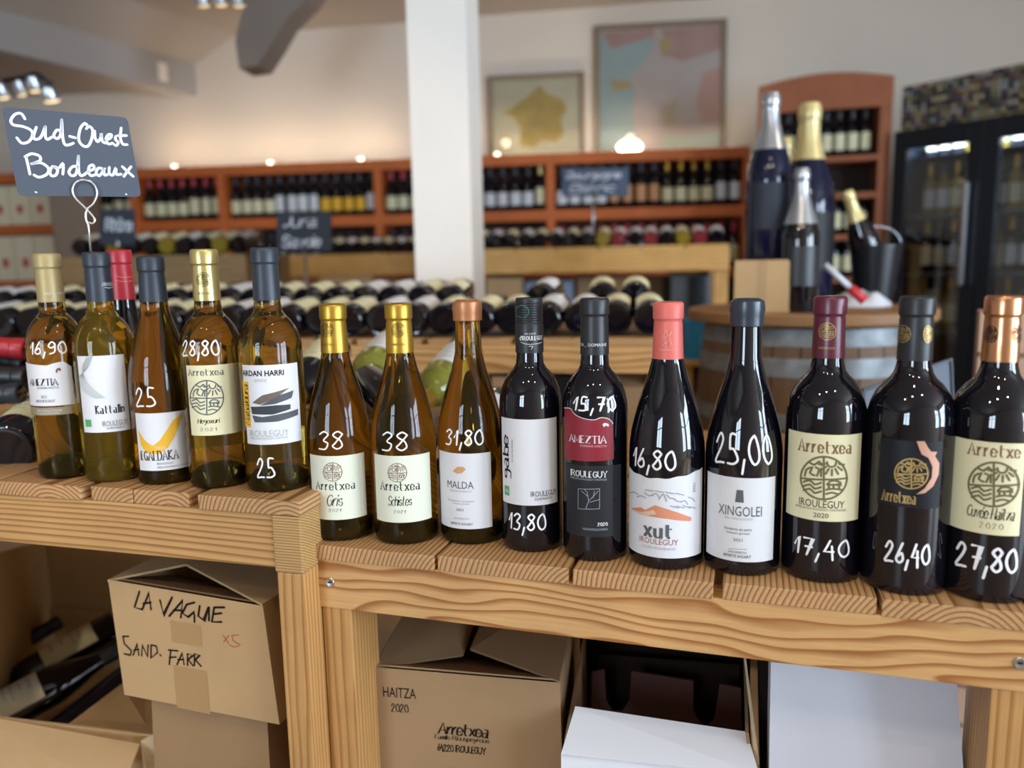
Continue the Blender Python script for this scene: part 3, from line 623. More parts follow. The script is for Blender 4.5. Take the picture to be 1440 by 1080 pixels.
def cr4(p): return [(980+a/2.454, 400+b/2.454) for a, b in p]
S.poly('tower_print', [cr4([(132, 750), (138, 708), (160, 710), (162, 753)])], INKG, lb, .0007); S.text('XINGOLEI', 1011, 712, 1071, 726, INKG, lb); S.text('VIN IROULEGUY', 1019, 728, 1059, 731, INKL, lb)
S.text('Hondarrea eta aserio', 1019, 742, 1057, 746, INKG, lb); S.text('haizeen guritan', 1022, 748, 1054, 752, INKG, lb); S.text('2021', 1031, 757, 1044, 761, INKG, lb); S.strokes('rule', [[(1025, 771), (1050, 772)]], .00015, INK, lb, .0008); S.text('GAICOERRETZA', 1024, 775, 1050, 778, INKG, lb); S.text('BIPERTE IHGART', 1018, 780, 1056, 784, INK, lb)
price(S, t, '25,00', 1006, 609, 1086, 668, -.05, .09)
t, S, SC, cp = front_bottle('arr', 'dark red wine bottle with wine-red capsule and cream emblem label, priced 17,40', *POS['arr'], ZR, .0408, 'bord', BLACKGLASS, WINE)
lb = S.label(1107.5, 611, 1208.5, 733, CREAM, t)
S.text('Arretxea', 1123, 619, 1198, 639, INKB, lb, 'serif', wt=.15); S.emblem(1158.5, 672, 32, 30, .001, OLV, lb); S.text('IROUL\u00c9GUY', 1124, 701, 1187, 714, INK, lb); S.text('APPELLATION IROULEGUY CONTROLEE', 1119, 715, 1189, 718, INKG, lb); S.text('2020', 1144, 721.5, 1165, 728, INK, lb, gap=.5)
price(S, t, '17,40', 1117, 758, 1194, 792, .1, .14); SC.emblem(1163.5, 466, 11.5, 12, .0003, GOLDP, cp, .001); SC.text('ARRETXEA', 1151, 488, 1174, 491, GOLDP, cp)
t, S, SC, cp = front_bottle('a40', 'dark red wine bottle with charcoal capsule and black label with gold emblem and crescent', *POS['a40'], ZR, .0418, 'bord', BLACKGLASS, BLKCAP)
lb = S.label(1236, 620, 1323, 714, NVLAB, t)
def cr5(p): return [(1190+a/2.348, 400+b/2.348) for a, b in p]
S.emblem(1281.5, 666, 23, 21, .0007, GOLDP, lb)
S.poly('crescent_print', [cr5([(232, 517), (258, 517), (268, 537), (278, 551), (298, 552), (291, 566), (305, 590), (303, 625), (285, 665), (258, 688), (230, 692), (258, 672), (280, 637), (283, 602), (270, 572), (248, 560), (240, 540)])], ROSEG, lb, .0011)
S.text('Arretxea', 1240, 690, 1289, 708, GOLDP, lb, 'serif', wt=.13); price(S, t, '26,40', 1243, 763, 1308, 803, .1, .13); SC.emblem(1270, 469.5, 11, 12, .0003, GOLDP, cp, .001); SC.emblem(1304, 470, 6, 12, .0003, GOLDP, cp, .001)
t, S, SC, cp = front_bottle('hai', 'dark red wine bottle with copper foil capsule at the right end, priced 27,80', *POS['hai'], ZR, .0420, 'bord', BLACKGLASS, COPPER)
lb = S.label(1334, 621, 1438, 751, CREAM, t)
S.text('Arretxe', 1361, 624, 1436, 644, INKB, lb, 'serif', wt=.14); S.emblem(1397.5, 681, 35, 31, .001, OLV, lb); S.text('Cuv\u00e9e Haitza', 1360, 713, 1427, 731, INK, lb, 'script', wt=.08, slant=.35, gap=.24); S.text('2020', 1377, 735, 1411, 744, INK, lb, 'serif', wt=.1, gap=.6)
price(S, t, '27,80', 1343, 768, 1431, 815, .05, .13); SC.emblem(1394, 470, 9, 11.5, .0003, INK, cp, .001); SC.emblem(1430, 470, 6, 11.5, .0003, INK, cp, .001)
# red capsule bottle standing behind the gap
t, S, SC, cp = front_bottle('red', 'dark bottle with bright red capsule standing behind the front row on the left table', -.553, 1.135, ZL, .0375, 'burg', BLACKGLASS, REDCAP, H=.305)
SC.strokes('ring_print', [[(163, 388), (172, 390), (185, 389)], [(163, 394), (172, 396), (185, 395)]], .0003, SALMP, cp, .001)

# ------------------------------------------------------------------ the two front tables
A1 = -17.3; p0 = on_z(442.5, 766, ZR); TR = thing('display_table', 'lower pine display table on the right holding ten upright bottles', 'table', (p0.x, p0.y, 0), rad(A1))
def lx(px, py, p, a): d, n = adir(a); return (on_plane(px, py, p, n)-p).dot(d)
edges = [(442.5, 766, 609.5, 784), (614, 786, 799, 797), (805, 804, 1003, 820), (1016, 826, 1234, 842), (1241, 844, 1452, 866)]
TH = .0185
for i, e in enumerate(edges):
    a, b = lx(e[0], e[1], p0, A1), lx(e[2], e[3], p0, A1); yo = (0, .002, .001, .003, .001)[i]
    box('plank', a, b, yo, .79, ZR-TH, ZR, W_PLANK, TR, .0012, 'y')
box('plank', b+.004, b+.16, .002, .79, ZR-TH, ZR, W_PLANK, TR, .0012, 'y'); b += .16
zz_ = ZR-TH
box('apron', 0.0, b, .004, .044, zz_-.064, zz_, W_APRON, TR, .0012, 'x')
box('rear_rail', 0.0, b, .74, .78, zz_-.064, zz_, W_APRON, TR, .001, 'x')
box('side_rail', 0.0, .04, .044, .74, zz_-.064, zz_, W_APRON2, TR, .001, 'y')
box('leg', .002, .042, .006, .076, 0, zz_-.0645, W_POST, TR, .0015, 'z'); box('leg', .002, .072, .70, .74, 0, zz_-.0645, W_POST, TR, .001, 'z')
xr = lx(1397, 968, p0, A1)
box('leg', xr, xr+.045, .006, .096, 0, zz_-.0645, W_POST, TR, .0015, 'z'); box('leg', xr, xr+.07, .70, .74, 0, zz_-.0645, W_POST, TR, .001, 'z')
def screw(root, lx_, z, y=.004):
    mm = Matrix.Rotation(rad(90), 4, 'X'); mm.translation = V((lx_, y, z))
    s = lathe('screw', [(0, -.001), (.0062, -.001), (.0062, .0008), (.0054, .0016), (.003, .0012), (0, .0004)], STEEL, root, 20, mm)
    o = box('cross_slot', lx_-.0022, lx_+.0022, y-.0021, y-.0012, z-.0005, z+.0005, INK); o.parent = s
    return s
screw(TR, .0165, zz_-.03); screw(TR, lx(1437, 925, p0, A1), zz_-.034)
A2 = -15.8; p1 = on_z(421, 706, ZL); TL = thing('display_table', 'taller pine display table on the left holding the five upright white wine bottles', 'table', (p1.x, p1.y, 0), rad(A2))
for i, (a, b_, yo) in enumerate([(-1.1, -.95, .001), (-.942, -.79, .0), (-.782, -.63, .003), (-.622, -.464, .002), (-.456, -.3195, .0), (-.3059, -.2415, .004), (-.2403, -.1576, .004), (-.1413, .0, .0)]):
    box('plank', a, b_, yo, .79, ZL-TH, ZL, W_PLANK, TL, .0015, 'y')
zz2 = ZL-TH
box('apron', -1.1, -.040, .004, .044, zz2-.068, zz2, W_APRON2, TL, .0015, 'x')
box('corner_block', -.0395, -.002, .001, .075, zz2-.072, zz2-.0005, W_BLOCK, TL, .0015, 'x')
box('leg', -.038, -.003, .002, .075, 0, zz2-.0725, W_POST, TL, .002, 'z'); box('leg', -.075, -.003, .70, .74, 0, zz2-.0725, W_POST, TL, .001, 'z'); box('leg', -1.1, -1.06, .70, .77, 0, zz2-.0725, W_POST, TL, .001, 'z'); box('leg', -1.1, -1.06, .046, .10, 0, zz2-.0725, W_POST, TL, .001, 'z')
box('side_rail', -.03, -.003, .076, .74, zz2-.068, zz2, W_APRON2, TL, .001, 'y')

# ------------------------------------------------------------------ slate sign on its wire holder
pp = on_y(122, 300, 1.045); EX, EN = adir(24)
sg = PlaneSurf(pp, EX, (0, 0, 1))
cs = [(2, 150), (179, 165), (199, 277), (25.5, 275)]
def roundq(cs, f=.06):
    out = []
    for i in range(4):
        a, b, c = V(cs[i-1]), V(cs[i]), V(cs[(i+1) % 4])
        p = b+(a-b)*f; q = b+(c-b)*f*.8; mdl = (p+q)/2*.45+b*.55; out += [tuple(p), tuple(mdl), tuple(q)]
    return out
sq = [sg.pos(*sg.uv(*c)) for c in roundq(cs)]
T = thing('slate_sign', 'large slate sign lettered Sud-Ouest Bordeaux, clipped above the left bottles', 'sign', sq[4])
bd_ = panel('slate_panel', sq, -.002 if (sq[1]-sq[0]).cross(sq[2]-sq[0]).dot(sg.n) > 0 else .002, SLATE, T)
SG = [[(165,175),(140,140),(100,145),(72,185),(90,215),(150,225),(205,250),(215,285),(190,325),(145,335),(112,300)],
[(240,230),(222,290),(235,310),(270,295),(300,225)],[(300,225),(300,290),(315,310),(350,290)],[(405,255),(375,250),(355,285),(375,305),(400,280),(408,180)],[(408,180),(415,300),(430,345),(460,345),(485,335)],
[(460,290),(498,300)],[(580,225),(560,205),(530,240),(520,310),(545,350),(580,355),(605,310),(612,250),(590,225),(570,240)],[(625,255),(628,300),(645,325),(665,300),(668,270),(675,320),(695,335)],
[(700,315),(730,300),(735,280),(715,280),(700,310),(715,340),(745,335)],[(765,290),(762,310),(780,330),(770,350),(755,345)],[(800,235),(795,300),(810,340),(840,345)],[(780,285),(835,285)],
[(172,425),(185,480),(198,540)],[(165,425),(210,405),(260,420),(265,450),(215,470),(205,472),(270,465),(320,500),(310,540),(260,560),(225,545)],[(345,490),(330,520),(340,550),(370,545),(380,510),(355,490),(385,500)],
[(395,495),(415,470),(418,500),(415,540)],[(520,490),(480,490),(455,525),(475,550),(505,530),(518,420)],[(518,420),(520,520),(540,550),(580,525)],[(585,520),(620,505),(615,480),(590,490),(585,530),(605,550),(635,540)],
[(680,505),(650,500),(635,530),(655,550),(680,520),(685,500),(690,545),(715,540)],[(722,495),(722,535),(745,545),(765,500),(768,540),(800,540)],[(808,490),(840,520),(880,555)],[(865,490),(835,530),(818,555)]]
sg.strokes('chalk_lettering', [[(x/4.695, 130+y/4.695) for x, y in l] for l in SG], .0016, CHALK, bd_, .0006)
sg.strokes('rivet_hole', [[(50, 270), (51.5, 270.6)], [(177, 273), (178, 273.5)]], .001, CHALK, bd_, .0008)
WP = [(600,1052),(585,880),(568,830),(575,775),(620,730),(642,660),(612,600),(550,580),(498,600),(480,650),(500,700),(540,740),(590,790),(627,840),(612,866),(583,858)]
H_ = thing('sign_holder', 'curled chrome wire holder rising from the dark blue capsule and gripping the slate sign', 'holder', sg.pos(*sg.uv(128, 352), .004))
WPp = [WP[0], WP[1]]+smooth_line([WP[1]]+WP[2:], 6)[1:]
tube('wire', [sg.pos(*sg.uv(x/4.695, 130+y/4.695), .003+.0015*(i % 2 == -1)) for i, (x, y) in enumerate(WPp)], .0014, WIREM, H_, 8)

# ------------------------------------------------------------------ lying and small bottles
PROTO = {}
NAMES = {}
def small(glass, cap, labm, kind='bord', hi=False):
    key = (glass.name, cap.name, labm.name if labm else '', kind, hi)
    if key in PROTO: return copy_tree(PROTO[key])
    t = bpy.data.objects.new('wine_bottle', None); COL.objects.link(t); t.empty_display_size = .03
    seg = 40 if hi else 16
    pf = bord(.038) if kind == 'bord' else burg(.041)
    if not hi: pf = [pf[0]]+pf[3:4]+[pf[6], pf[7]]+pf[9::2]+([] if len(pf[9::2]) and pf[9::2][-1][0] == 0 else [pf[-1]])
    lathe('glass_body', pf, glass, t, seg)
    H = pf[-1][1]; zc = .236
    cpf = capsule('foil', H, zc, .0160) if hi else [(.0168, zc), (.0165, H-.02), (.0172, H-.018), (.0168, H), (0, H)]
    lathe('capsule', cpf, cap, t, seg)
    if labm:
        r = (.038 if kind == 'bord' else .041)+.0006; n = 14 if hi else 8; vs = []; fs = []
        z0, z1 = (.045, .15) if kind == 'bord' else (.04, .125)
        for i in range(n+1):
            a = -math.pi/2+(i/n-.5)*2.1; vs += [(r*math.cos(a), r*math.sin(a), z0), (r*math.cos(a), r*math.sin(a), z1)]
        for i in range(n): fs.append((2*i, 2*i+2, 2*i+3, 2*i+1))
        lb = obj('label', vs, fs, labm, t, True, world=False)
        if hi:
            pr = []
            for (wd, zz0, h) in [(.7, .125 if kind == 'bord' else .105, .006), (.5, .105 if kind == 'bord' else .09, .004), (1.1, .085 if kind == 'bord' else .075, .003), (.8, .070 if kind == 'bord' else .062, .003)]:
                for i in range(6):
                    a0 = -math.pi/2+wd*(i/6-.5); a1 = a0+wd/6*.7
                    pr.append(([V((math.cos(a)*(r+.0004), math.sin(a)*(r+.0004), z)) for a, z in ((a0, zz0), (a1, zz0), (a1, zz0+h), (a0, zz0+h))], [(0, 1, 2, 3)]))
            vs, fs = merge(pr); obj('label_print', vs, fs, INKL, lb, world=False)
    PROTO[key] = t; return t
def orient(base, axis, face):
    Z = V(axis).normalized(); Y = -(V(face)-Z*V(face).dot(Z)).normalized(); X = Y.cross(Z)
    m_ = Matrix((X, Y, Z)).transposed().to_4x4(); m_.translation = V(base); return m_
def put_small(base, axis, face, label, group, **k):
    o = small(**k); o.matrix_basis = orient(base, axis, face); tag(o, label, 'bottle', group); return o
CN = {'navy_foil': 'navy', 'black_foil': 'black', 'red_foil': 'red', 'gold_foil': 'gold', 'pale_gold_foil': 'pale gold', 'wine_red_foil': 'wine-red', 'khaki_foil': 'khaki', 'copper_foil': 'copper', 'salmon_foil': 'salmon'}
LABS = {'white_label_paper': 'white', 'cream_label_paper': 'cream', 'ochre_yellow_print': 'yellow', 'pale_green_label_paper': 'pale green', 'orange_tan_print': 'tan'}
GN = {'dark_wine_glass': 'dark', 'yellow_green_glass': 'yellow-green', 'rose_glass': 'rose-red', 'clear_gold_glass': 'golden'}
ROSE = mat('rose_glass', '7c2f34', .08, spec=.6); GOLDO = mat('clear_gold_glass', '8a7428', .08, spec=.6)
BG = BLACKGLASS

# rack 2 : low slatted rack behind the tables with bottle bases towards us
R0 = on_y(948, 478, 1.735); R1 = on_y(380, 478, 1.90)
ra = math.degrees(math.atan2(R0.y-R1.y, R0.x-R1.x)); zR2 = (R0.z+R1.z)/2-.012
RK = thing('bottle_rack', 'pine rack with thick front beam behind the front tables, loaded with lying bottles', 'rack', (R0.x, R0.y, 0), rad(ra))
L2 = 2.35; OR = ['first','second','third','fourth','fifth','sixth','seventh','eighth','ninth','tenth','eleventh','twelfth','thirteenth','fourteenth','fifteenth','sixteenth','seventeenth','eighteenth','nineteenth','twentieth','twenty-first','twenty-second','twenty-third','twenty-fourth','twenty-fifth','twenty-sixth','twenty-seventh','twenty-eighth']
box('front_beam', -L2, .0, .0, .045, zR2-.065, zR2, W_RACK, RK, .002, 'x')
x = 0
for i in range(13):
    wdt = .155+.02*((i*7) % 3); box('slat', x-wdt, x, .0, .52, zR2, zR2+.014, W_PLANK, RK, .001, 'y'); x -= wdt+.018
box('back_beam', -L2, 0, .47, .515, zR2-.065, zR2, W_RACK, RK, .001, 'x')
for xx in (-.05, -1.2, -L2+.0): box('leg', xx, xx+.05, .05, .12, 0, zR2-.065, W_POST, RK, .001, 'z'); box('leg', xx, xx+.05, .4, .47, 0, zR2-.065, W_POST, RK, .001, 'z')
dx, dn = adir(ra)
caps = [NAVY, BLKCAP, REDCAP, GOLD, WINE]
RC = [0, 0]
for i in range(26):
    for tier in (0, 1):
        xx = -.05-.0795*i-(.04 if tier else 0)-random.uniform(0, .004)
        if xx < -L2+.08: continue
        lab = [CREAM, PAPER, CREAM, CREAM, PAPER][(i*3+tier*2) % 5]; cp_ = caps[(i+tier*2) % 5]
        if tier == 1 and i in (4, 5, 2): continue
        base = V((R0.x, R0.y, 0))+dx*xx+dn*(.03+.02*((i*5) % 3)/3+tier*.20)+V((0, 0, zR2+.014+.041+tier*.038))
        an = random.uniform(-.05, .05)
        face = V((random.uniform(-.25, .25), -.55, 1))
        k_ = RC[tier]; RC[tier] += 1
        put_small(base, dn+dx*an+V((0, 0, .10)), face, f'dark bottle with {LABS[lab.name]} label, {OR[k_]} from right, {"top" if tier else "bottom"} layer of the pine rack', f'bottles lying on the pine rack, {"top" if tier else "bottom"} layer', glass=BG, cap=cp_, labm=lab, hi=True)
# bottles lying on the tables behind the front row
def lie(bx, by, bz_px, nx, ny, nz_px, label, glass, cap, labm, kind='bord', face=(0, -.3, 1), grp=None, tip=False):
    """base at image point bx,by at depth bz; neck towards nx,ny at depth nz"""
    b = on_y(bx, by, bz_px); n = on_y(nx, ny, nz_px)
    if tip: b = n-(n-b).normalized()*.3
    return put_small(b, n-b, face, label, grp, glass=glass, cap=cap, labm=labm, kind=kind, hi=True)
lie(655, 496, 1.56, 575, 592, 1.24, 'yellow-green bottle with white label lying behind the copper wax bottle', YGREEN, GOLD, PAPER, 'bord', (-.2, -.8, .8))
lie(556, 483, 1.60, 490, 560, 1.28, 'yellow-green bottle with white label lying between the two gold capsule bottles', YGREEN, GOLD, PAPER, 'bord', (-.2, -.8, .8))
lie(468, 492, 1.52, 400, 580, 1.22, 'dark bottle with cream label lying left of the first gold capsule', BG, GOLD, CREAM, 'bord', (-.2, -.8, .8))
lie(520, 540, 1.36, 600, 620, 1.1, 'black bottle without visible label lying between the two gold capsule bottles', BG, BLKCAP, None, 'bord', (-.2, -.8, .8))
lie(700, 570, 1.4, 640, 640, 1.16, 'dark bottle with white label lying between copper wax and screw cap bottles', BG, BLKCAP, PAPER, 'bord', (.4, -.8, .6))
# left end
lie(8, 634, 1.12, 100, 555, 1.34, 'dark bottle with cream label lying at the far left, its ribbed base facing out', BG, NAVY, CREAM, 'burg', (-.1, -.9, .7))
lie(-240, 570, 1.18, 31, 552, 1.20, 'dark bottle at the far left, grey-black capsule just above the cream label', BG, NAVY, PAPER, 'bord', (-.1, -.7, .8), None, True)
lie(-240, 520, 1.24, 41, 530, 1.22, 'dark bottle at the far left, black capsule third in the pile of necks', BG, BLKCAP, CREAM, 'bord', (-.1, -.7, .8), None, True)
lie(-240, 470, 1.38, 39, 512, 1.26, 'dark bottle at the far left, black capsule right under the red one', BG, BLKCAP, CREAM, 'bord', (-.1, -.7, .8), None, True)
lie(-240, 470, 1.22, 38, 491, 1.24, 'dark bottle at the far left, bright red capsule on top of the pile', BG, REDCAP, PAPER, 'bord', (-.1, -.7, .8), None, True)
# boxes behind the right table, under the rack
def carton(name, label, quad, depth, mt, flaps=(), edge=None):
    t = thing(name, label, 'box', (V(quad[3])+V(quad[2]))/2)
    hexa('body', quad, depth, mt, t)
    for f in flaps: panel('flap', f, .004, mt, t)
    return t
def q4(pts, y): return [on_y(a, b, y) for a, b in pts]
qd = q4([(692, 532), (760, 534), (758, 640), (694, 640)], 1.82); carton('cardboard_box', 'grey-brown carton under the rack beam behind the screw cap bottle', qd, (0, .3, 0), CARD_D, [[qd[0], qd[1], qd[1]+V((.02, .13, .015)), qd[0]+V((.0, .13, .02))]])
qd = q4([(826, 545), (930, 545), (925, 650), (826, 650)], 1.80); carton('cardboard_box', 'open-topped grey-brown carton under the rack beam beside the salmon capsule bottle', qd, (0, .3, 0), CARD_D, [[qd[0], qd[1], qd[1]+V((.01, .10, .045)), qd[0]+V((.0, .10, .045))]])
qd = q4([(765, 528), (822, 532), (822, 640), (765, 640)], 1.84); carton('crate', 'black crate between the two cartons under the rack beam', qd, (0, .25, 0), BLACKM, [[qd[0], qd[1], qd[1]+V((.01, .10, .02)), qd[0]+V((.0, .10, .02))]])

# ------------------------------------------------------------------ cartons under the tables
q = p1+V((0, .03, 0)); d20, n20 = adir(-20)
def fp(px, py, p=None, n=None): return on_plane(px, py, p, n)
P_LV = p1+V((.009, .029, 0))
quad = [fp(x, y, P_LV, n20) for x, y in [(152, 815), (369.5, 852), (393, 1019), (175, 977)]]
LV = thing('cardboard_box', 'brown carton with LA VAGUE written on it in black marker, left of the pine leg', 'box', quad[3])
dpt = n20*.26+V((0, 0, .0))
body = obj('body', quad+[p+dpt for p in quad], [(3, 2, 1, 0), (4, 5, 6, 7), (0, 4, 7, 3), (2, 6, 5, 1), (3, 7, 6, 2)], CARD, LV)
mid = fp(262, 800, P_LV, n20)+n20*.03; 
pk = quad[0].lerp(quad[1], .5)
ap = on_plane(262, 793, P_LV+n20*.07, n20)
panel('flap', [quad[0]-n20*.001, ap, ap+n20*.17+V((0, 0, .004)), quad[0]+dpt+V((0, 0, .008))][::-1], .003, CARD, LV)
ap2 = on_plane(262, 796, P_LV+n20*.06, n20)
panel('flap', [quad[1]-n20*.001, quad[1]+dpt, ap2+n20*.18, ap2], .003, CARD, LV)
panel('inner_flap', [quad[0]+n20*.012+V((0, 0, -.004)), quad[1]+n20*.012+V((0, 0, -.004)), quad[1]+n20*.10+V((-.02, 0, -.035)), quad[0]+n20*.10+V((.02, 0, -.035))], .002, CARD_D, LV)  # darker card than the box, dimness of the gap in its colour
ps = PlaneSurf(quad[3], d20, (0, 0, 1)); ps.p0 = quad[3]; ps.n = -n20
def cr6(l): return [(x/2.454, 640+y/2.454) for x, y in l]
LVS = [[(482,470),(465,525),(492,532)],[(492,532),(515,475),(522,532)],[(495,512),(522,508)],[(553,500),(565,552),(595,490)],[(585,555),(632,500),(625,560)],[(600,535),(628,535)],[(672,508),(645,515),(630,545),(650,558),(672,540),(672,555),(672,575)],
[(690,520),(685,555),(705,570),(720,525)],[(722,525),(722,570)],[(740,525),(732,575),(765,575)],[(738,548),(765,545)],[(740,525),(775,525)],[(445,625),(425,625),(430,650),(455,675),(450,690),(430,685)],[(460,690),(475,650),(480,690)],[(463,672),(480,670)],
[(490,692),(492,655),(510,695),(512,655)],[(522,655),(522,700),(545,680),(540,658),(522,655)],[(553,688),(556,692)],[(590,675),(585,722)],[(582,672),(615,675)],[(585,698),(608,696)],[(612,722),(630,682),(636,722)],[(615,705),(635,705)],[(648,725),(648,685),(668,690),(650,705),(668,727)],[(672,725),(672,685),(690,690),(675,706),(695,728)]]
ps.strokes('marker_writing', [cr6(l) for l in LVS[:12]], .0015, MARK, body, .0006, sm=False); ps.strokes('marker_writing', [cr6(l) for l in LVS[12:]], .0012, MARK, body, .0006, sm=False)
ps.strokes('red_marker_writing', [cr6(l) for l in [[(770,620),(790,650)],[(790,622),(772,645)],[(825,620),(800,622),(805,640),(830,655),(810,662),(795,655)]]], .0006, REDM, body, .0006, sm=False)
ps.rect('tape_strip', 241, 876, 283, 906, TAPE, body, .0004); ps.rect('tape_strip', 247, 940, 293, 999, TAPE, body, .0004)
# carton below it
P_B = P_LV+n20*.02; zb_ = min(quad[2].z, quad[3].z)
qb = [fp(x, y, P_B, n20) for x, y in [(213, 984), (376, 1016), (385, 1180), (222, 1180)]]
t = carton('cardboard_box', 'plain brown carton under the LA VAGUE carton', qb, n20*.2, CARD_D)
# open carton with lying bottles at the lower left
OB = thing('open_carton', 'open brown carton at the lower left with dark bottles lying in it', 'box', on_y(100, 1080, 1.1))
def sheet(nm, pts, mt=CARD_B, t_=.004, par=OB): return panel(nm, pts, t_, mt, par)
bl, brr = on_y(64, 790, 1.85), on_y(400, 830, 1.75)
def lo(v): return V((v.x, v.y, .17))
sheet('back_wall', [on_y(64, 760, 1.85), on_y(400, 800, 1.75), lo(brr), lo(bl)])
lf = on_y(-90, 870, 1.25)
sheet('side_wall', [on_y(-90, 800, 1.25), on_y(64, 760, 1.85), lo(bl), lo(lf)])
sheet('inner_ledge', [on_y(-60, 945, 1.3), on_y(62, 852, 1.84), on_y(66, 872, 1.83), on_y(-50, 975, 1.33)])
sheet('inner_ledge', [on_y(62, 852, 1.84), on_y(190, 864, 1.78), on_y(190, 890, 1.76), on_y(66, 872, 1.83)])
sheet('bottom', [lo(lf), lo(on_y(300, 1100, 1.2)), lo(brr), lo(bl)])
sheet('flap', [on_y(-30, 1005, 1.12), on_y(196, 1046, 1.08), on_y(168, 1120, 1.0), on_y(-60, 1120, 1.0)], CARD)
sheet('flap', [on_y(90, 1023, 1.14), on_y(172, 961, 1.3), on_y(214, 978, 1.28), on_y(217, 1033, 1.10)], CARD)
sheet('front_wall', [on_y(-30, 1006, 1.121), on_y(217, 1034, 1.106), on_y(226, 1200, 1.106), on_y(-30, 1200, 1.121)], CARD)
sheet('cut_edge', [on_y(198, 1042, 1.085), on_y(218, 1032, 1.085), on_y(230, 1200, 1.09), on_y(214, 1200, 1.085)], CARD_E)
g = 'bottles in the open carton'
lie(166, 880, 1.66, -30, 990, 1.50, 'dark bottle with cream label lying farther back in the open carton at lower left', BG, BLKCAP, CREAM, 'bord', (-.45, -.7, .9), g)
lie(-35, 1022, 1.42, 175, 910, 1.58, 'dark bottle with pale label lying nearest in the open carton at lower left', BG, BLKCAP, PAPERG, 'burg', (-.3, -.75, .9), g)
lie(200, 945, 1.56, 60, 1055, 1.42, 'dark bottle lying at the right side of the open carton, its label hidden', BG, NAVY, None, 'bord', (0, -.5, 1), g)
lie(-110, 985, 1.60, 88, 872, 1.72, 'dark bottle with dark capsule lying deepest in the open carton at lower left', BG, NAVY, None, 'bord', (0, -.5, 1), g)

# HAITZA carton
d10, n10 = adir(-10); P_H = p0+V((.02, .055, 0))
quad = [fp(x, y, P_H, n10) for x, y in [(525.5, 938), (787.5, 960), (793, 1180), (529, 1180)]]
HZ = thing('cardboard_box', 'brown carton printed HAITZA 2020 under the right table', 'box', quad[3])
dH = n10*.30
body = obj('body', quad+[p+dH for p in quad], [(3, 2, 1, 0), (4, 5, 6, 7), (0, 4, 7, 3), (2, 6, 5, 1), (3, 7, 6, 2)], CARD_D, HZ)
a1 = on_plane(652, 921, P_H+n10*.07, n10); a2 = on_plane(661, 884, P_H+n10*.2, n10)
panel('flap', [quad[0]-n10*.001, a1, a2+n10*.06, quad[0]+dH+V((0, 0, .03))][::-1], .003, CARD_D, HZ)
a3 = on_plane(662, 915, P_H+n10*.08, n10); a4 = on_plane(673, 884, P_H+n10*.2, n10)
panel('flap', [quad[1]-n10*.001, quad[1]+dH+V((0, 0, .01)), a4+n10*.06, a3], .003, CARD_D, HZ)
panel('inner_flap', [quad[0]+n10*.004, quad[1]+n10*.004, quad[1]+n10*.12+V((-.02, 0, -.045)), quad[0]+n10*.12+V((.02, 0, -.045))], .002, CARD_D, HZ)
ph = PlaneSurf(quad[3], d10, (0, 0, 1)); ph.p0 = quad[3]; ph.n = -n10
ph.text('HAITZA', 539, 967, 585, 981, MARK, body, off=.0005); ph.text('2020', 550, 989, 575, 1002, MARK, body, 'serif', wt=.12, off=.0005, gap=.2)
ph.text('Arretxea', 615, 1017, 688, 1036, MARK, body, 'script', wt=.14, slant=.2, off=.0005, gap=.15); ph.text('Famille Riouspeyrous', 611, 1035, 688, 1045, MARK, body, 'script', wt=.1, slant=.25, off=.0005, gap=.15); ph.text('64220 IROULEGUY', 615, 1048, 684, 1060, MARK, body, 'hand', wt=.1, slant=.1, off=.0005, gap=.2)
# open dark carton with white front flap
d16, n16 = adir(-16)
OC = thing('open_carton', 'open carton with dark dividers inside and a white front flap, right of the HAITZA carton', 'box', on_y(930, 1080, .9))
def yy(px, py, k): return on_plane(px, py, p0+n16*k+V((.0, 0, 0)), n16)
panel('side_wall', [yy(798, 1040, .07), yy(824, 893, .26), yy(828, 1180, .26), yy(795, 1180, .07)], .004, CARD_D, OC)
panel('side_wall', [yy(1048, 1030, .07), yy(1045, 905, .26), yy(1050, 1180, .26), yy(1068, 1180, .07)][::-1], .004, CARD_D, OC)
panel('cut_edge', [yy(1046, 925, .12), yy(1049, 925, .12), yy(1068, 1075, .06), yy(1062, 1075, .06)], .002, CARD_E, OC)
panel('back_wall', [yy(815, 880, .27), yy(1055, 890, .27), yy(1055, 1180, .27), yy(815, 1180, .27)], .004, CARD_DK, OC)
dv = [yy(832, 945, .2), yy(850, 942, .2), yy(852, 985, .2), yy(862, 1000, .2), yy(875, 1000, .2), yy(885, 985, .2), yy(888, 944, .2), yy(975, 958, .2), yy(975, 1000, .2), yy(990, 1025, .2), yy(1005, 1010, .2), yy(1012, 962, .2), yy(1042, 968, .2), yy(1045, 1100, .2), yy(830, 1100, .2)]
def flat_poly(nm, pts, t_, mt, par):
    pts = [V(p) for p in pts]; tr = tessellate_polygon([pts]); n = n16*t_; k = len(pts)
    fs = [tuple(t) for t in tr]+[(t[0]+k, t[2]+k, t[1]+k) for t in tr]+[(i, (i+1) % k, (i+1) % k+k, i+k) for i in range(k)]
    return obj(nm, pts+[p+n for p in pts], fs, mt, par)
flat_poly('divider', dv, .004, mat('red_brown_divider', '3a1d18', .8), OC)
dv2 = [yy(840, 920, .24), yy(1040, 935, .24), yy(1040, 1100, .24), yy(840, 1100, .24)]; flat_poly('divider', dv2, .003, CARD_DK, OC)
panel('front_flap', [yy(809, 993, .085), yy(1050, 1029, .085), yy(1068, 1090, .035), yy(789, 1060, .03)], .004, WHITECARD, OC)
panel('front_wall', [yy(789, 1060, .034), yy(1068, 1090, .039), yy(1068, 1180, .04), yy(789, 1180, .034)], .004, WHITECARD, OC)
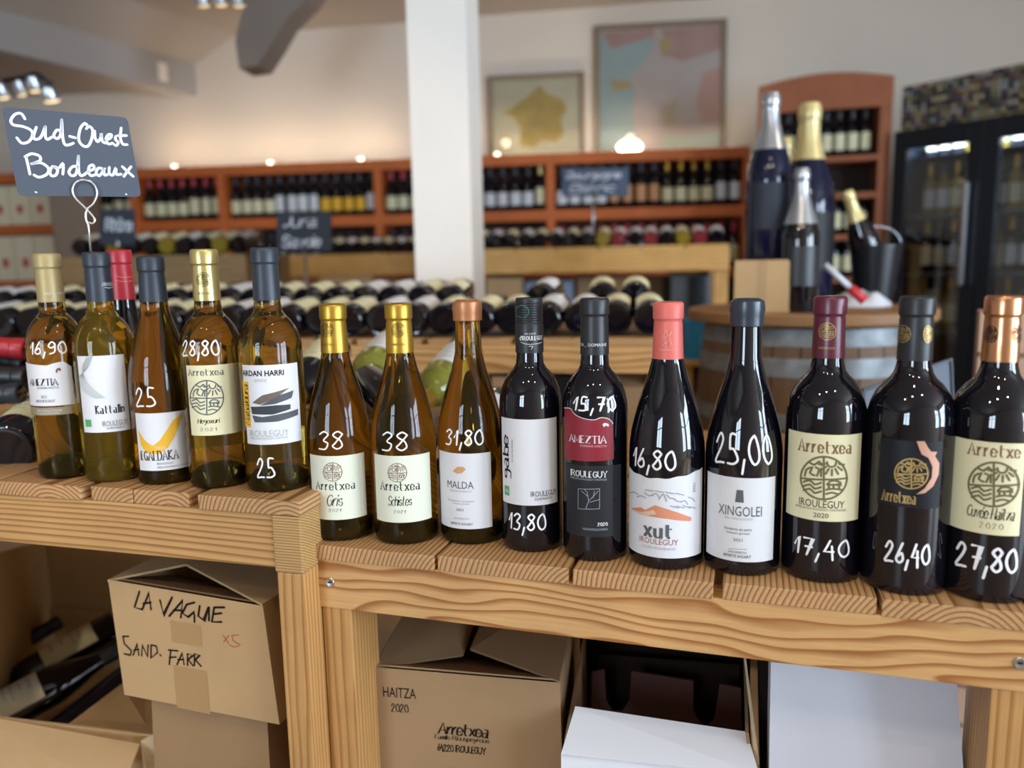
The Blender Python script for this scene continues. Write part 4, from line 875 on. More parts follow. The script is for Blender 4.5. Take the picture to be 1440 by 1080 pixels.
# silver-white carton
qs = [yy(1084, 931, .06), yy(1345.5, 958, .06), yy(1362, 1180, .04), yy(1080, 1180, .04)]
SV = thing('cardboard_box', 'silvery white carton beside the right leg of the lower table', 'box', qs[3])
hexa('body', qs, n16*.25, SILVER, SV)
sv = PlaneSurf(qs[3], d16, (qs[0]-qs[3]).normalized()); 
t = carton('cardboard_box', 'dark slab standing in for shade between the open carton and the silvery white one', [yy(1068, 915, .12), yy(1080, 916, .12), yy(1082, 1180, .12), yy(1072, 1180, .12)], n16*.2, CARD_DK)  # near-black slab added as the darkness of the gap
qd = [yy(1365, 960, .16), yy(1400, 964, .16), yy(1405, 1180, .16), yy(1370, 1180, .16)]

# ------------------------------------------------------------------ benches in the middle distance (bottles on sloping pine)
def bench(label, pxl, pxr, pyl, pyr, yl, yr, mt, leg_px=None, th=.11, slats=0):
    a = on_y(pxl, pyl, yl); b = on_y(pxr, pyr, yr); z = (a.z+b.z)/2; ang = math.atan2(b.y-a.y, b.x-a.x); L = (V((b.x, b.y))-V((a.x, a.y))).length
    t = thing('display_bench', label, 'bench', (a.x, a.y, 0), ang)
    box('front_beam', 0, L, 0, .05, z-th, z, mt, t, .003, 'x'); box('back_beam', 0, L, .45, .5, z-th, z, mt, t, .003, 'x')
    n = max(3, int(L/.2))
    for i in range(n): box('plank', i*L/n+.004, (i+1)*L/n-.004, .0, .51, z, z+.02, mt, t, .002, 'y')
    for xx in (0, L-.07):
        for yy_ in (.052, .38): box('leg', xx, xx+.07, yy_, yy_+.07, 0, z-th+.05 if False else z-.0, mt, t, .002, 'z')
    return t, a, (b-a).normalized(), L, z+.02
bn1 = bench('bright pine bench in the middle distance right of the white column', 612, 1026, 356, 350, 4.27, 4.0, W_BENCH)
bn2 = bench('pine bench in the middle distance between the slate signs and the white column', 398, 600, 363, 361, 4.95, 4.75, W_BENCH)
bn3 = bench('shadow-darkened pine bench behind the five white wine bottles', 84, 345, 368, 364, 3.6, 3.5, W_BENCH2)
def bench_row(bn, n, combos, desc, tier=0, hi=False, up=.0):
    t, a, d, L, z = bn; dN = V((-d.y, d.x, 0)).normalized()
    for i in range(n):
        gl, cp_, lab = combos[i % len(combos)] if not callable(combos) else combos(i, n)
        bx = V((a.x, a.y, 0))+d*(.06+(L-.12)*(i+.5*tier)/(n-1+.5*tier if n > 1 else 1))+dN*(.05+tier*.1)+V((0, 0, z+.042+tier*.072))
        put_small(bx, dN+d*random.uniform(-.04, .04)+V((0, 0, .22)), V((random.uniform(-.2, .2), -.6, 1)), f'{GN[gl.name]} bottle with {LABS[lab.name]} label, {OR[i]} from left {desc}', f'bottles lying {desc}', glass=gl, cap=cp_, labm=lab)
def cmb1(i, n):
    if i < n*.45: return (BG, BLKCAP, [CREAM, PAPER][i % 2])
    return [(GOLDO, GOLD, CREAM), (ROSE, WINE, PAPER), (BG, BLKCAP, PAPER), (ROSE, GOLD, PAPER), (BG, WINE, PAPER)][i % 5]
bench_row(bn1, int((bn1[3]-.12)/.079)+1, cmb1, 'on the bright bench right of the column')
bench_row(bn2, int((bn2[3]-.12)/.079)+1, [(BG, BLKCAP, PAPER), (BG, BLKCAP, CREAM)], 'on the pine bench left of the column')
bench_row(bn3, int((bn3[3]-.12)/.079)+1, [(BG, BLKCAP, PAPER), (BG, BLKCAP, CREAM), (GOLDO, GOLD, CREAM)], 'on the darker bench at left')
# cartons and dark things under the far benches
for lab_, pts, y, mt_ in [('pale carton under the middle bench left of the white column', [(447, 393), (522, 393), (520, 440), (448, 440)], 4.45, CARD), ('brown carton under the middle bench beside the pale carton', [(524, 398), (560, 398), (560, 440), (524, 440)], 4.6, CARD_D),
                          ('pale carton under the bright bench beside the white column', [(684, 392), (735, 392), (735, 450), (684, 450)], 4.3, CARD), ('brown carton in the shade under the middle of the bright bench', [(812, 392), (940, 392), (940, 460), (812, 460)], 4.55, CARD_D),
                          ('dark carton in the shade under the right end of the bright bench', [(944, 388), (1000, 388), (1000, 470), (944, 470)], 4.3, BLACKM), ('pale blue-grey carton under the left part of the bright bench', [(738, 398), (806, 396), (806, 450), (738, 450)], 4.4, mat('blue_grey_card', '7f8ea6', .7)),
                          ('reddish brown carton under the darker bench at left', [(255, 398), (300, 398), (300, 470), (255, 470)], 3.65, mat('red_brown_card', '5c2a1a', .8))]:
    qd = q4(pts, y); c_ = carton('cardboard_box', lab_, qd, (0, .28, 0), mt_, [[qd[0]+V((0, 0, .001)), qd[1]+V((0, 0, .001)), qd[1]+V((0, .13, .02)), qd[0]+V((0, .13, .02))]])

# ------------------------------------------------------------------ long wall shelf
US = -7.0
ZT, Z2, Z1, Z0 = 1.865, 1.50, 1.10, .70
WS = thing('wall_shelf', 'long orange-brown shelf unit along the back wall full of standing bottles', 'shelf', S0, rad(-7.3))
# span to the left end
def upx(px, z): # u coordinate on the shelf front for image column px
    p = on_plane(px, 270, S0, SB); return (p-S0).dot(SA)
uL = upx(-60, 1.5)
for z, th in ((ZT, .07), (Z2, .07), (Z1, .06), (Z0, .06), (.12, .06)): box('shelf_board', uL, 0, 0, .3, z-th, z, W_SHELF, WS, .002, 'x')
box('back_panel', uL, 0, .3, .32, .06, ZT-.07, mat('shelf_back', '3c2016', .7), WS)
divs = [uL, upx(72, 1), upx(182, 1), upx(306, 1), upx(526, 1), upx(768, 1), -.035]
for u in divs: box('upright', u, u+.055 if u < -.1 else u+.035, -.005, .298, .0, ZT-.07, W_SHELF, WS, .002, 'z')
bay = ['far left bay', 'narrow bay behind small sign', 'red capsule bay', 'bay behind Jura sign', 'bay cut by white column', 'right-hand shelf bay']
random.seed(3)
for bi in range(1, 6):
    u0, u1 = divs[bi]+.055, divs[bi+1]
    n = int((u1-u0)/.082); st_ = (u1-u0)/n
    for lev, zt_ in (('upper', Z2), ('second', Z1)):
        run = None
        for i in range(n):
            if i % 4 == 0:
                run = random.choice([(BG, REDCAP, CREAM), (BG, BLKCAP, CREAM), (BG, BLKCAP, PAPER), (BG, PGOLD, CREAM), (BG, NAVY, CREAM)]) if bi != 2 else (BG, [REDCAP, REDCAP, BLKCAP][min(2, i//4)], CREAM)
                if bi == 3 and i == 8: run = (BG, BLKCAP, YEL)
                if bi == 5 and lev == 'upper': run = [(BG, BLKCAP, PAPER), (BG, NAVY, ORG), (BG, GOLD, CREAM), (BG, BLKCAP, CREAM)][(i//3) % 4]
            gl, cp_, lab = run
            p = wl(u0+(i+.5)*st_, .07+random.uniform(0, .02), zt_)
            put_small(p, (0, 0, 1), -SB+SA*random.uniform(-.2, .2), f'{CN[cp_.name]} capsule {LABS[lab.name]} label bottle, {OR[i]} from left, {lev} board, {bay[bi]}', f'bottles standing in the {bay[bi]}, {lev} board', glass=gl, cap=cp_, labm=lab, kind='bord' if (i//4) % 2 else 'burg')
# pale wooden wine cases in the far left bay
CASE = mat('pale_wine_case', 'e8dcbe', .7); CASER = mat('case_red_print', 'c4463a', .7)
for lev, zt_, hh in (('upper', Z2, .28), ('second', Z1, .32), ('third', Z0, .3)):
    for i in range(4):
        u = divs[0]+.07+i*((divs[1]-divs[0]-.1)/4); w_ = (divs[1]-divs[0]-.1)/4-.008
        pos_ = ['leftmost', 'second from left', 'third from left', 'rightmost'][i]
        c_ = thing('wine_case', f'pale wine case with red mark, {pos_} on the {lev} board, far left bay', 'case', wl(u, .02, zt_), rad(-7.3), 'pale wine cases in the far left bay')
        box('case_body', 0, w_, 0, .24, 0, hh, CASE, c_, .004); box('red_mark', w_*.35, w_*.65, -.0015, 0, hh*.3, hh*.5, CASER, c_); box('lid', 0.002, w_-.002, -.004, -.0016, hh-.05, hh-.01, CASE, c_)
# up-lights on top of the shelf
LAMPE = mat('lamp_glow', 'ffe9c4', .4, emit='fff0d8', es=9)
for i, (px, big) in enumerate([(232, 0), (370, 0), (500, 0), (695, 0), (886, 1)]):
    u = upx(px, 1); p = wl(u, .17, ZT); L_ = thing('shelf_uplight', ['small warm uplight on the shelf top above the bay left of the middle slate sign', 'small warm uplight on the shelf top above the middle slate sign', 'small warm uplight on the shelf top left of the white column', 'small warm uplight on the shelf top right of the white column', 'bright white uplight on the shelf top below the large map'][i], 'lamp', p)
    s_ = .075 if big else .03
    lathe('lamp_base', [(0, 0), (s_*.9, 0), (s_*.9, .006), (s_*.6, .012), (0, .012)], BLACKM, L_, 20)
    lathe('lamp_shade', [(s_*.5, .013), (s_, .02), (s_*1.1, .05 if big else .03), (s_*.7, .08 if big else .036), (0, .09 if big else .038)], LAMPE if big else STEEL, L_, 20)
    l = bpy.data.lights.new('uplight', 'POINT'); l.energy = 1.0; l.color = (1, .78, .52); l.shadow_soft_size = .03
    o = bpy.data.objects.new('uplight', l); COL.objects.link(o); o.parent = L_; o.location = (0, -.10, .16)

for i, (pa_, pb_) in enumerate([(190, 560), (690, 1040)]):
    ua, ub = upx(pa_, 1), upx(pb_, 1); c_ = wl((ua+ub)/2, .12, ZT)
    LS = thing('light_strip', ['slim light strip lying on the shelf top left of the white column', 'slim light strip lying on the shelf top right of the white column'][i], 'lamp', c_, rad(-7.3))
    box('strip_channel', -(ub-ua)/2, (ub-ua)/2, -.012, .012, 0, .012, STEEL, LS); box('diffuser', -(ub-ua)/2+.01, (ub-ua)/2-.01, -.009, .009, .012, .015, LAMPE, LS)
    l = bpy.data.lights.new('strip_light', 'AREA'); l.shape = 'RECTANGLE'; l.size = ub-ua; l.size_y = .02; l.energy = 3.6*(ub-ua)/2; l.color = (1, .84, .62)
    o = bpy.data.objects.new('strip_light', l); COL.objects.link(o); o.parent = LS; o.location = (0, 0, .02); o.rotation_euler = (rad(180-12), 0, 0)

# framed maps on the wall
WP0 = wl(0, .335, 0)
def wallpt(px, py, k=0): return on_plane(px, py, WP0-SB*k, SB)
def framed(label, L, R, TLy, TRy, B, paper, polys, fw=.035, frm='7c6c58'):
    a = wallpt(L, TLy); b = wallpt(R, TRy); zt_ = (a.z+b.z)/2; zb_ = ZT+.005 if B is None else wallpt((L+R)/2, B).z
    ww = (b-a).dot(SA); t = thing('framed_map', label, 'map', (a.x, a.y, zb_), rad(-7.3)); h = zt_-zb_
    FM = mat('frame_'+frm, frm, .5)
    box('frame_rail', 0, ww, -.03, 0, 0, fw, FM, t, .003); box('frame_rail', 0, ww, -.03, 0, h-fw, h, FM, t, .003); box('frame_rail', 0, fw, -.03, 0, fw, h-fw, FM, t, .003); box('frame_rail', ww-fw, ww, -.03, 0, fw, h-fw, FM, t, .003)
    box('map_sheet', fw, ww-fw, -.014, -.004, fw, h-fw, paper, t)
    for i, (pts, mt_) in enumerate(polys):
        vs = [V((fw+(ww-2*fw)*x, -.0145-.0004*i, fw+(h-2*fw)*y)) for x, y in pts]; tr = tessellate_polygon([[V((v.x, v.z, 0)) for v in vs]])
        obj('map_region', vs, [tuple(q_) for q_ in tr], mt_, t, world=False)
    g_ = box('glass_pane', fw*.6, ww-fw*.6, -.019, -.017, fw*.6, h-fw*.6, pane('picture_glass', .75), t)
    return t
FRP = [(.2, .62), (.42, .8), (.55, .92), (.62, .8), (.8, .72), (.86, .6), (.78, .45), (.82, .25), (.72, .15), (.55, .18), (.48, .08), (.3, .12), (.32, .35), (.25, .5), (.1, .58)]
framed('smaller framed yellowish map of France on the back wall right of the white column', 686, 822, 108, 101, None, mat('aged_map_paper', 'c9bd9c', .6, var=.08, vscale=6), [(FRP, mat('ochre_region', 'b79a55', .7, var=.15, vscale=9))])
mp_ = [([(0, .0), (0, .95), (.3, 1), (.45, .9), (.4, .75), (.25, .62), (.3, .5), (.28, .3), (.3, .12), (.2, 0)], mat('sea_region', 'a4b2ae', .7, var=.05)),
       ([(.02, .98), (.45, 1), (.45, .93), (.1, .85)], mat('pink_region', 'b68f86', .7, var=.08)), ([(.5, .98), (1, 1), (1, .8), (.7, .72), (.5, .78), (.55, .9)], mat('pink_region', 'b68f86', .7)),
       ([(.85, .62), (1, .66), (1, .22), (.86, .2), (.8, .35)], mat('salmon_region', 'c59a8a', .7)), ([(.48, .9), (.58, .92), (.62, .82), (.52, .78)], mat('tan_region', 'b59e70', .7)),
       ([(.5, .35), (.66, .42), (.62, .2), (.52, .22)], mat('sand_region', 'b8a58c', .7)), ([(.08, .6), (.25, .58), (.28, .52), (.12, .5)], mat('tan_region', 'b59e70', .7)), ([(.55, .12), (.8, .1), (1, .15), (1, 0), (.5, 0)], mat('pale_sea_region', 'b5bcb0', .7))]
framed('large framed pastel map on the back wall between the smaller map and the arched shelf', 836, 1022, 39, 25, None, mat('pastel_map_paper', 'bfaea6', .6, var=.05, vscale=5), mp_)

# ------------------------------------------------------------------ arched tall shelf
ta = on_y(1062, 300, 4.55); tb = on_y(1248, 300, 4.35); aT = math.atan2(tb.y-ta.y, tb.x-ta.x); LT = (V((tb.x, tb.y))-V((ta.x, ta.y))).length
zt0 = on_y(1062, 110, 4.55).z; zt1 = on_y(1248, 96, 4.35).z; zts = (zt0+zt1)/2-.05
TS = thing('tall_shelf', 'tall brown shelf unit with an arched top behind the oak barrel', 'shelf', (ta.x, ta.y, 0), aT)
box('side_panel', 0, .05, 0, .3, 0, zts, W_TALL, TS, .003, 'z'); box('side_panel', LT-.06, LT, 0, .3, 0, zts, W_TALL, TS, .003, 'z'); box('back_panel', .05, LT-.06, .28, .3, 0, zts, mat('tall_back', '2a1810', .7), TS)
hb = on_y(1150, 155, 4.45).z
vs = []; n = 12
for yv in (-.01, .015):
    vs += [V((0, yv, hb)), V((LT, yv, hb))]+[V((LT*(1-i/n), yv, zts+.05*math.sin(math.pi*(1-i/n)*.92+.1))) for i in range(n+1)]
k = len(vs)//2
obj('arched_header', vs, [tuple(range(k)), tuple(range(2*k-1, k-1, -1))]+[(i, i+k, (i+1) % k+k, (i+1) % k) for i in range(k)], W_TALL, TS, world=False)
levs = [on_y(1180, yv, 4.45).z for yv in (220, 272, 330, 390)]
for z in levs+[levs[-1]-.35]: box('shelf_board', .05, LT-.06, 0, .28, z-.03, z, W_TALL, TS, .002, 'x')
for li, z in enumerate(levs[:4]):
    for i in range(8):
        xx = .1+(LT-.22)*i/7; c_, s_ = math.cos(aT), math.sin(aT)
        lab = [CREAM, PAPER, CREAM, CREAM][li]
        if li == 1 and i > 3: continue
        p = V((ta.x+c_*xx-s_*.09, ta.y+s_*xx+c_*.09, z)); lv = ['top', 'second', 'third', 'fourth'][li]
        o = put_small(p, (0, 0, 1), (0.05, -1, 0), f'bottle with {LABS[lab.name]} label, {OR[i]} from left on the {lv} board of the arched shelf', f'bottles on the {lv} board of the arched shelf', glass=BG, cap=BLKCAP, labm=lab)
        if li > 0: o.scale = (.8, .8, .8)
        else: o.scale = (.84, .84, .84)

# ------------------------------------------------------------------ glass-fronted cooler on the right
fa = on_y(1252, 300, 4.3); fb = on_y(1445, 300, 3.75); aF = math.atan2(fb.y-fa.y, fb.x-fa.x); LF = (V((fb.x, fb.y))-V((fa.x, fa.y))).length*1.35
ztF = on_y(1255, 186, 4.3).z; zfr = on_y(1255, 121, 4.3).z
FR = thing('drinks_cooler', 'black glass-fronted drinks cooler with lit shelves of bottles at the right', 'cooler', (fa.x, fa.y, 0), aF)
box('side_panel', 0, .04, .05, .65, 0, ztF, BLACKM, FR, .003); box('side_panel', LF-.04, LF, .05, .65, 0, ztF, BLACKM, FR, .003); box('back_panel', .04, LF-.04, .6, .65, 0, ztF, DARKM, FR); box('top_panel', 0.04, LF-.04, .05, .6, ztF-.05, ztF, BLACKM, FR); box('base_panel', .04, LF-.04, .05, .6, 0, .5, BLACKM, FR)
GP = pane('cooler_glass', 1.6)
xm = LF*.5
for (x0, x1) in ((0.0, xm-.002), (xm+.002, LF)):
    d_ = box('door_frame', x0, x0+.07, 0, .045, .1, ztF, BLACKM, FR, .003); box('door_frame', x1-.07, x1, 0, .045, .1, ztF, BLACKM, FR, .003); box('door_frame', x0+.07, x1-.07, 0, .045, ztF-.10, ztF, BLACKM, FR, .003); box('door_frame', x0+.07, x1-.07, 0, .045, .1, .55, BLACKM, FR, .003)
    box('glass_pane', x0+.07, x1-.07, .018, .024, .55, ztF-.10, GP, FR)
box('door_handle', xm-.06, xm-.035, -.05, -.02, 1.0, 1.5, STEEL, FR, .006)
cF, sF = math.cos(aF), math.sin(aF)
for li, z in enumerate([1.66, 1.36, 1.06, .76]):
    box('wire_shelf', .04, LF-.04, .08, .6, z-.015, z, mat('cooler_shelf', '59616e', .4), FR)
    for i in range(11):
        xx = .1+(LF-.2)*i/10
        p = V((fa.x+cF*xx-sF*.2, fa.y+sF*xx+cF*.2, z)); lv = ['top', 'second', 'third', 'lowest'][li]
        lab = [CREAM, PAPER][(i//2+li) % 2]; gl = [BG, GOLDO][(i//3+li) % 2]
        o = put_small(p, (0, 0, 1), (-.3, -1, 0), f'{GN[gl.name]} bottle with {LABS[lab.name]} label, {OR[i]} from left on the {lv} cooler shelf', f'bottles on the {lv} cooler shelf', glass=gl, cap=[GOLD, NAVY][i % 2], labm=lab); o.scale = (.9, .9, .9)
for xx in (LF*.25, LF*.75):
    l = bpy.data.lights.new('cooler_light', 'AREA'); l.shape = 'RECTANGLE'; l.size = LF*.4; l.size_y = .04; l.energy = 6; l.color = (.65, .82, 1)
    o = bpy.data.objects.new('cooler_light', l); COL.objects.link(o); o.parent = FR; o.location = (xx, .1, ztF-.06); o.rotation_euler = (rad(25), 0, 0)
# frieze of bottle caps above the cooler
FZ = thing('cap_frieze', 'long board covered with colourful bottle caps above the black cooler', 'board', (fa.x, fa.y, ztF), aF)
box('backing_board', 0, LF, .06, .08, .002, zfr-ztF, mat('frieze_board', '3c342c', .8), FZ)
cm = bpy.data.materials.new('bottle_cap_colours'); cm.use_nodes = True; nt = cm.node_tree; at_ = nt.nodes.new('ShaderNodeAttribute'); at_.attribute_name = 'cap'
nt.links.new(at_.outputs['Color'], nt.nodes['Principled BSDF'].inputs['Base Color']); nt.nodes['Principled BSDF'].inputs['Roughness'].default_value = .35
vs = []; fs = []; cols = []; pal = ['a8925a', '7c6a5a', '98948a', '4c5648', '7e5a58', 'a0a4a8', '544e60', '7c8258', '3c3c44', 'b0a888']
hF = zfr-ztF; nr = 9; dd = hF/nr
for j in range(nr):
    for i in range(int(LF/dd)):
        cx, cz_ = (i+.5)*dd, (j+.5)*dd; kk = len(vs); r_ = dd*.46; c_ = lin(random.choice(pal))
        vs += [V((cx+r_*math.cos(a*math.pi/4), .059, cz_+r_*math.sin(a*math.pi/4))) for a in range(8)]+[V((cx+r_*.8*math.cos(a*math.pi/4), .053, cz_+r_*.8*math.sin(a*math.pi/4))) for a in range(8)]
        ff = [tuple(range(kk+8, kk+16))]+[(kk+a, kk+(a+1) % 8, kk+8+(a+1) % 8, kk+8+a) for a in range(8)]; fs += ff; cols += [c_]*(9)
o = obj('bottle_caps', vs, fs, cm, FZ, world=False, kind='stuff')
ca = o.data.color_attributes.new('cap', 'FLOAT_COLOR', 'CORNER'); li = 0
for p_, c_ in zip(o.data.polygons, cols):
    for _ in p_.loop_indices: ca.data[li].color = c_; li += 1

# ------------------------------------------------------------------ oak barrel with its load
bc = on_y(1136, 445, 2.3); RB = .285; HB = .99
BR = thing('wine_barrel', 'old oak barrel with galvanised hoops standing upright behind the right-hand bottles', 'barrel', (bc.x, 2.3, 0), .2)
def br_(z): t = (z-HB*.5)/(HB*.5); return RB*1.13-RB*.13*abs(t)**1.8*1.0
ns = 26
for i in range(ns):
    a0 = 2*math.pi*i/ns+.006; a1 = 2*math.pi*(i+1)/ns-.006; vs = []; fs = []; nz = 9
    for k_ in range(nz+1):
        z = (HB-.02)*k_/nz; r = br_(z)
        for (a, rr) in ((a0, r), ((a0+a1)/2, r*1.0015), (a1, r), (a1, r-.025), (a0, r-.025)): vs.append(V((rr*math.cos(a), rr*math.sin(a), z)))
    for k_ in range(nz):
        for e in range(5): f_ = (e+1) % 5; fs.append((k_*5+e, k_*5+f_, k_*5+5+f_, k_*5+5+e))
    fs += [(0, 4, 3, 2, 1), tuple(nz*5+e for e in range(5))]
    obj('stave', vs, fs, W_BARREL, BR, world=False)
for (z, h) in [(HB-.075, .045), (HB-.155, .05), (.70, .04), (.3, .04), (.12, .045), (.03, .05)]:
    lathe('hoop', [(br_(z)+.0005, z), (br_(z)+.003, z), (br_(z+h)+.003, z+h), (br_(z+h)+.0005, z+h)], DKSTEEL, BR, 64)
RT = RB+.055
lathe('table_top', [(0, HB-.02), (RT-.004, HB-.02), (RT, HB-.016), (RT, HB+.008), (RT-.004, HB+.012), (0, HB+.012)], W_TOP, BR, 64)
zB = HB+.012
def champ(label, x, y, z, sc_, gm, foil, neckf, labm=None, cat='bottle', tilt=None):
    mm = Matrix.Translation((x, y, z)) @ (tilt if tilt else Matrix.Identity(4)) @ Matrix.Scale(sc_, 4)
    t = thing('champagne_bottle', label, cat, mtx=mm)
    r = .0445
    pf = [(0, .03), (r*.6, .01), (r*.85, 0), (r-.002, .001), (r, .008), (r, .155), (r*.97, .175), (r*.85, .20), (r*.66, .225), (r*.5, .247), (r*.4, .265), (.0165, .28), (.0155, .30), (.0175, .302), (.0175, .31), (.0145, .312), (.0145, .318), (0, .318)]
    lathe('glass_body', pf, gm, t, 40)
    z0 = neckf
    def rp(z_):
        for (r1, z1), (r2, z2) in zip(pf[4:], pf[5:]):
            if z1 <= z_ <= z2: return r1+(r2-r1)*(z_-z1)/(z2-z1)
        return .0165
    lathe('neck_foil', [(rp(z0+i*(.298-z0)/8)+.001, z0+i*(.298-z0)/8) for i in range(9)]+[(.0185, .301), (.0188, .309), (.0175, .319), (.015, .325), (0, .326)], foil, t, 32)
    if labm:
        vs = []; fs = []; n = 12
        for i in range(n+1):
            a = -math.pi/2+(i/n-.5)*2.0; zt_ = .15 if labm[1] else .135
            for z_ in (.06, .1, zt_): vs.append(V(((r+.0006)*math.cos(a), (r+.0006)*math.sin(a), z_)))
        for i in range(n):
            for q_ in (0, 1): fs.append((3*i+q_, 3*i+3+q_, 3*i+4+q_, 3*i+1+q_))
        obj('label', vs, fs, labm[0], t, True, world=False)
    return t
SILF = mat('silver_neck_foil', 'b9bfc8', .3, metal=.8); CRF = mat('cream_gold_foil', 'd8c890', .35, metal=.4); NB = mat('navy_champagne_glass', (.006, .008, .03), .05, spec=.6, raw=True)
bx1 = on_z(1072, 436, zB)
qa = on_y(1033, 368, 2.12); qb_ = on_y(1108, 368, 2.12)
CBX = thing('cardboard_box', 'pale carton on the barrel with the tallest champagne bottle standing on it', 'box', (qa.x, 2.12, zB), rad(-17))
hB = qa.z-zB; wB = qb_.x-qa.x
box('body', 0, wB, 0, .2, 0, hB, CARD, CBX, .002); box('tape_strip', wB*.42, wB*.58, -.0006, 0, 0, hB, TAPE, CBX); box('flap', .002, wB*.5-.001, .002, .198, hB, hB+.003, CARD, CBX); box('flap', wB*.5+.001, wB-.002, .002, .198, hB, hB+.003, CARD, CBX)
zc_ = zB+hB+.003
p = on_y(1080, 300, 2.2); h1 = on_y(1082, 130, 2.2).z-zc_
champ('tallest dark blue champagne bottle with silver neck foil, standing on the pale carton', p.x, 2.2, zc_, h1/.326, NB, SILF, .215, (SLATE2, 1))
wbx = on_y(1134, 300, 2.42); zc2 = zB
h2 = on_y(1128, 145, 2.42).z-zc2
champ('tall dark champagne bottle with pale gold neck foil behind the silver-necked one', wbx.x, 2.42, zc2, h2/.326, NB, CRF, .235, (DKLAB, 1))
p = on_y(1112, 300, 2.5); h3 = on_y(1111, 190, 2.5).z-zc2
champ('dark champagne bottle with cream-gold neck foil half hidden between the two tall ones', p.x-.015, 2.54, zc2, h3/.326, NB, CRF, .235)
p = on_z(1133, 440, zB); h4 = on_y(1138, 236, p.y+.06).z-zB
champ('champagne bottle with silver foil and black label at the front of the barrel', p.x, p.y+.06, zB, h4/.326, BG, SILF, .2, (BLKCAP, 1))
# ice bucket with tilted bottle
p = on_y(1238, 400, 2.36); rbk = .062
BK = thing('ice_bucket', 'black bucket with a wire handle on the barrel, a bottle leaning in it', 'bucket', (p.x-.02, 2.36, zB))
zt_ = on_y(1232, 345, 2.36).z-zB
lathe('bucket_body', [(0, .004), (.05, 0), (.052, .002), (.072, zt_), (.075, zt_), (.075, zt_-.004), (.07, zt_-.004), (.05, .01), (0, .01)], BLACKM, BK, 32)
tube('handle', [V((p.x-.02, 2.36, zB))+V((.075*math.cos(a), .0, zt_+.055*math.sin(a))) for a in [math.pi*i/12 for i in range(13)]], .002, STEEL, BK, 6)
b_ = on_y(1226, 372, 2.36); n_ = on_y(1192, 272, 2.34)
ax = (n_-b_).normalized(); mm = orient(n_-ax*.318, ax, (0, -1, .2))
champ('dark sparkling bottle with cream neck foil leaning out of the black bucket', 0, 0, 0, 1, BG, CRF, .235, (GOLD, 0)).matrix_basis = mm
# crumpled white plastic and a red-capped tube
c_ = on_z(1222, 432, zB)
vs = []; fs = []; n = 22
for j in range(n+1):
    for i in range(n+1):
        u, v = i/n*2-1, j/n*2-1; e = max(0, 1-(u*u+v*v)**1.0)
        h = .05*e**.5*(.6+.7*abs(noise.noise(V((u*2.2, v*2.2, 3)))+.3*noise.noise(V((u*6, v*6, 1)))))
        s_ = 1/max(1, math.hypot(u, v)/.98) if math.hypot(u, v) > .98 else 1
        vs.append(V((c_.x+.085*u*s_, c_.y+.06+.09*v*s_, zB+.001+h)))
fs = [(j*(n+1)+i, j*(n+1)+i+1, (j+1)*(n+1)+i+1, (j+1)*(n+1)+i) for j in range(n) for i in range(n)]
o = obj('plastic_bag', vs, fs, mat('white_plastic', 'c8ccd6', .35, spec=.5), smooth=True); tag(o, 'crumpled white plastic bag lying on the barrel top', 'bag')
a_ = on_y(1160, 372, 2.14); b2 = on_y(1196, 405, 2.12)
TB = thing('tube', 'white tube with a red end leaning on the barrel clutter', 'tube', b2); tube('tube_body', [a_, a_.lerp(b2, .5), b2], .008, mat('pale_plastic', 'c8d0dc', .4), TB, 12); tube('red_end', [b2, b2+(b2-a_).normalized()*.02, b2+(b2-a_).normalized()*.05], .013, mat('red_plastic', 'c4323a', .4), TB, 12)
c_ = on_z(1113, 431, zB); CK = thing('wooden_block', 'small golden wooden block beside the pale carton on the barrel', 'block', (c_.x, c_.y, zB), .2)
box('block_body', -.014, .014, -.01, .02, 0, .042, W_BENCH, CK, .002); box('block_lid', -.0155, .0155, -.0115, .0215, .042, .046, W_BENCH, CK, .001)
# blue carton and stand between rack and barrel
qd = q4([(966, 450), (1010, 450), (1009, 506), (967, 506)], 2.8)
BB = thing('blue_box', 'bright blue box on a wooden stool between the rack and the barrel', 'box', qd[3])
hexa('box_body', qd, (0, .1, 0), mat('blue_card', '2f86b8', .5), BB)
BS = PlaneSurf(qd[3], (1, 0, 0), (0, 0, 1)); BS.n = V((0, -1, 0)); BS.strokes('round_print', [[(990+6*math.cos(a*.6), 478+6*math.sin(a*.6)) for a in range(12)]], .0012, mat('pale_blue_print', '7cc0d8', .5), BB, .0008)
ws = thing('wooden_stool', 'plain wooden stool carrying the bright blue box', 'stool', (qd[3].x, 2.8, 0)); zs_ = qd[3].z; wS = qd[2].x-qd[3].x
box('seat', -.01, wS+.01, -.01, .14, zs_-.022, zs_-.001, W_BENCH, ws, .002, 'x')
for xx in (0, wS-.02):
    for yv in (0, .11): box('leg', xx, xx+.02, yv, yv+.02, 0, zs_-.022, W_BENCH, ws, .001, 'z')
# grey slab (closed laptop) leaning on the barrel right side, light wooden case stack at the right edge
ta_, tb_ = on_y(1213, 548, 1.25), on_y(1336, 505, 1.40)
pa = [ta_, tb_, V((tb_.x+.004, tb_.y-.025, ZR+.002)), V((ta_.x-.004, ta_.y-.025, ZR+.002))]
LP = thing('slate_panel_board', 'plain grey board propped up on the table behind the charcoal capsule bottle', 'board', pa[3])
tube('rear_strut', [(pa[0]+pa[1])/2+V((0, .006, -.03)), (pa[0]+pa[1])/2+V((-.01, .045, -.09)), V(((pa[0].x+pa[1].x)/2-.02, (pa[0].y+pa[1].y)/2+.075, ZR+.004))], .003, STEEL, LP, 6)
o = panel('board', pa, .008, mat('dark_slate_grey', '5d6674', .5), LP)
rim = .006; tube('rim', [p_+V((0, -.003, 0)) for p_ in pa+[pa[0]]], .0035, mat('rim_grey', '59616c', .4), LP, 6)
ZSt = ZR+.0
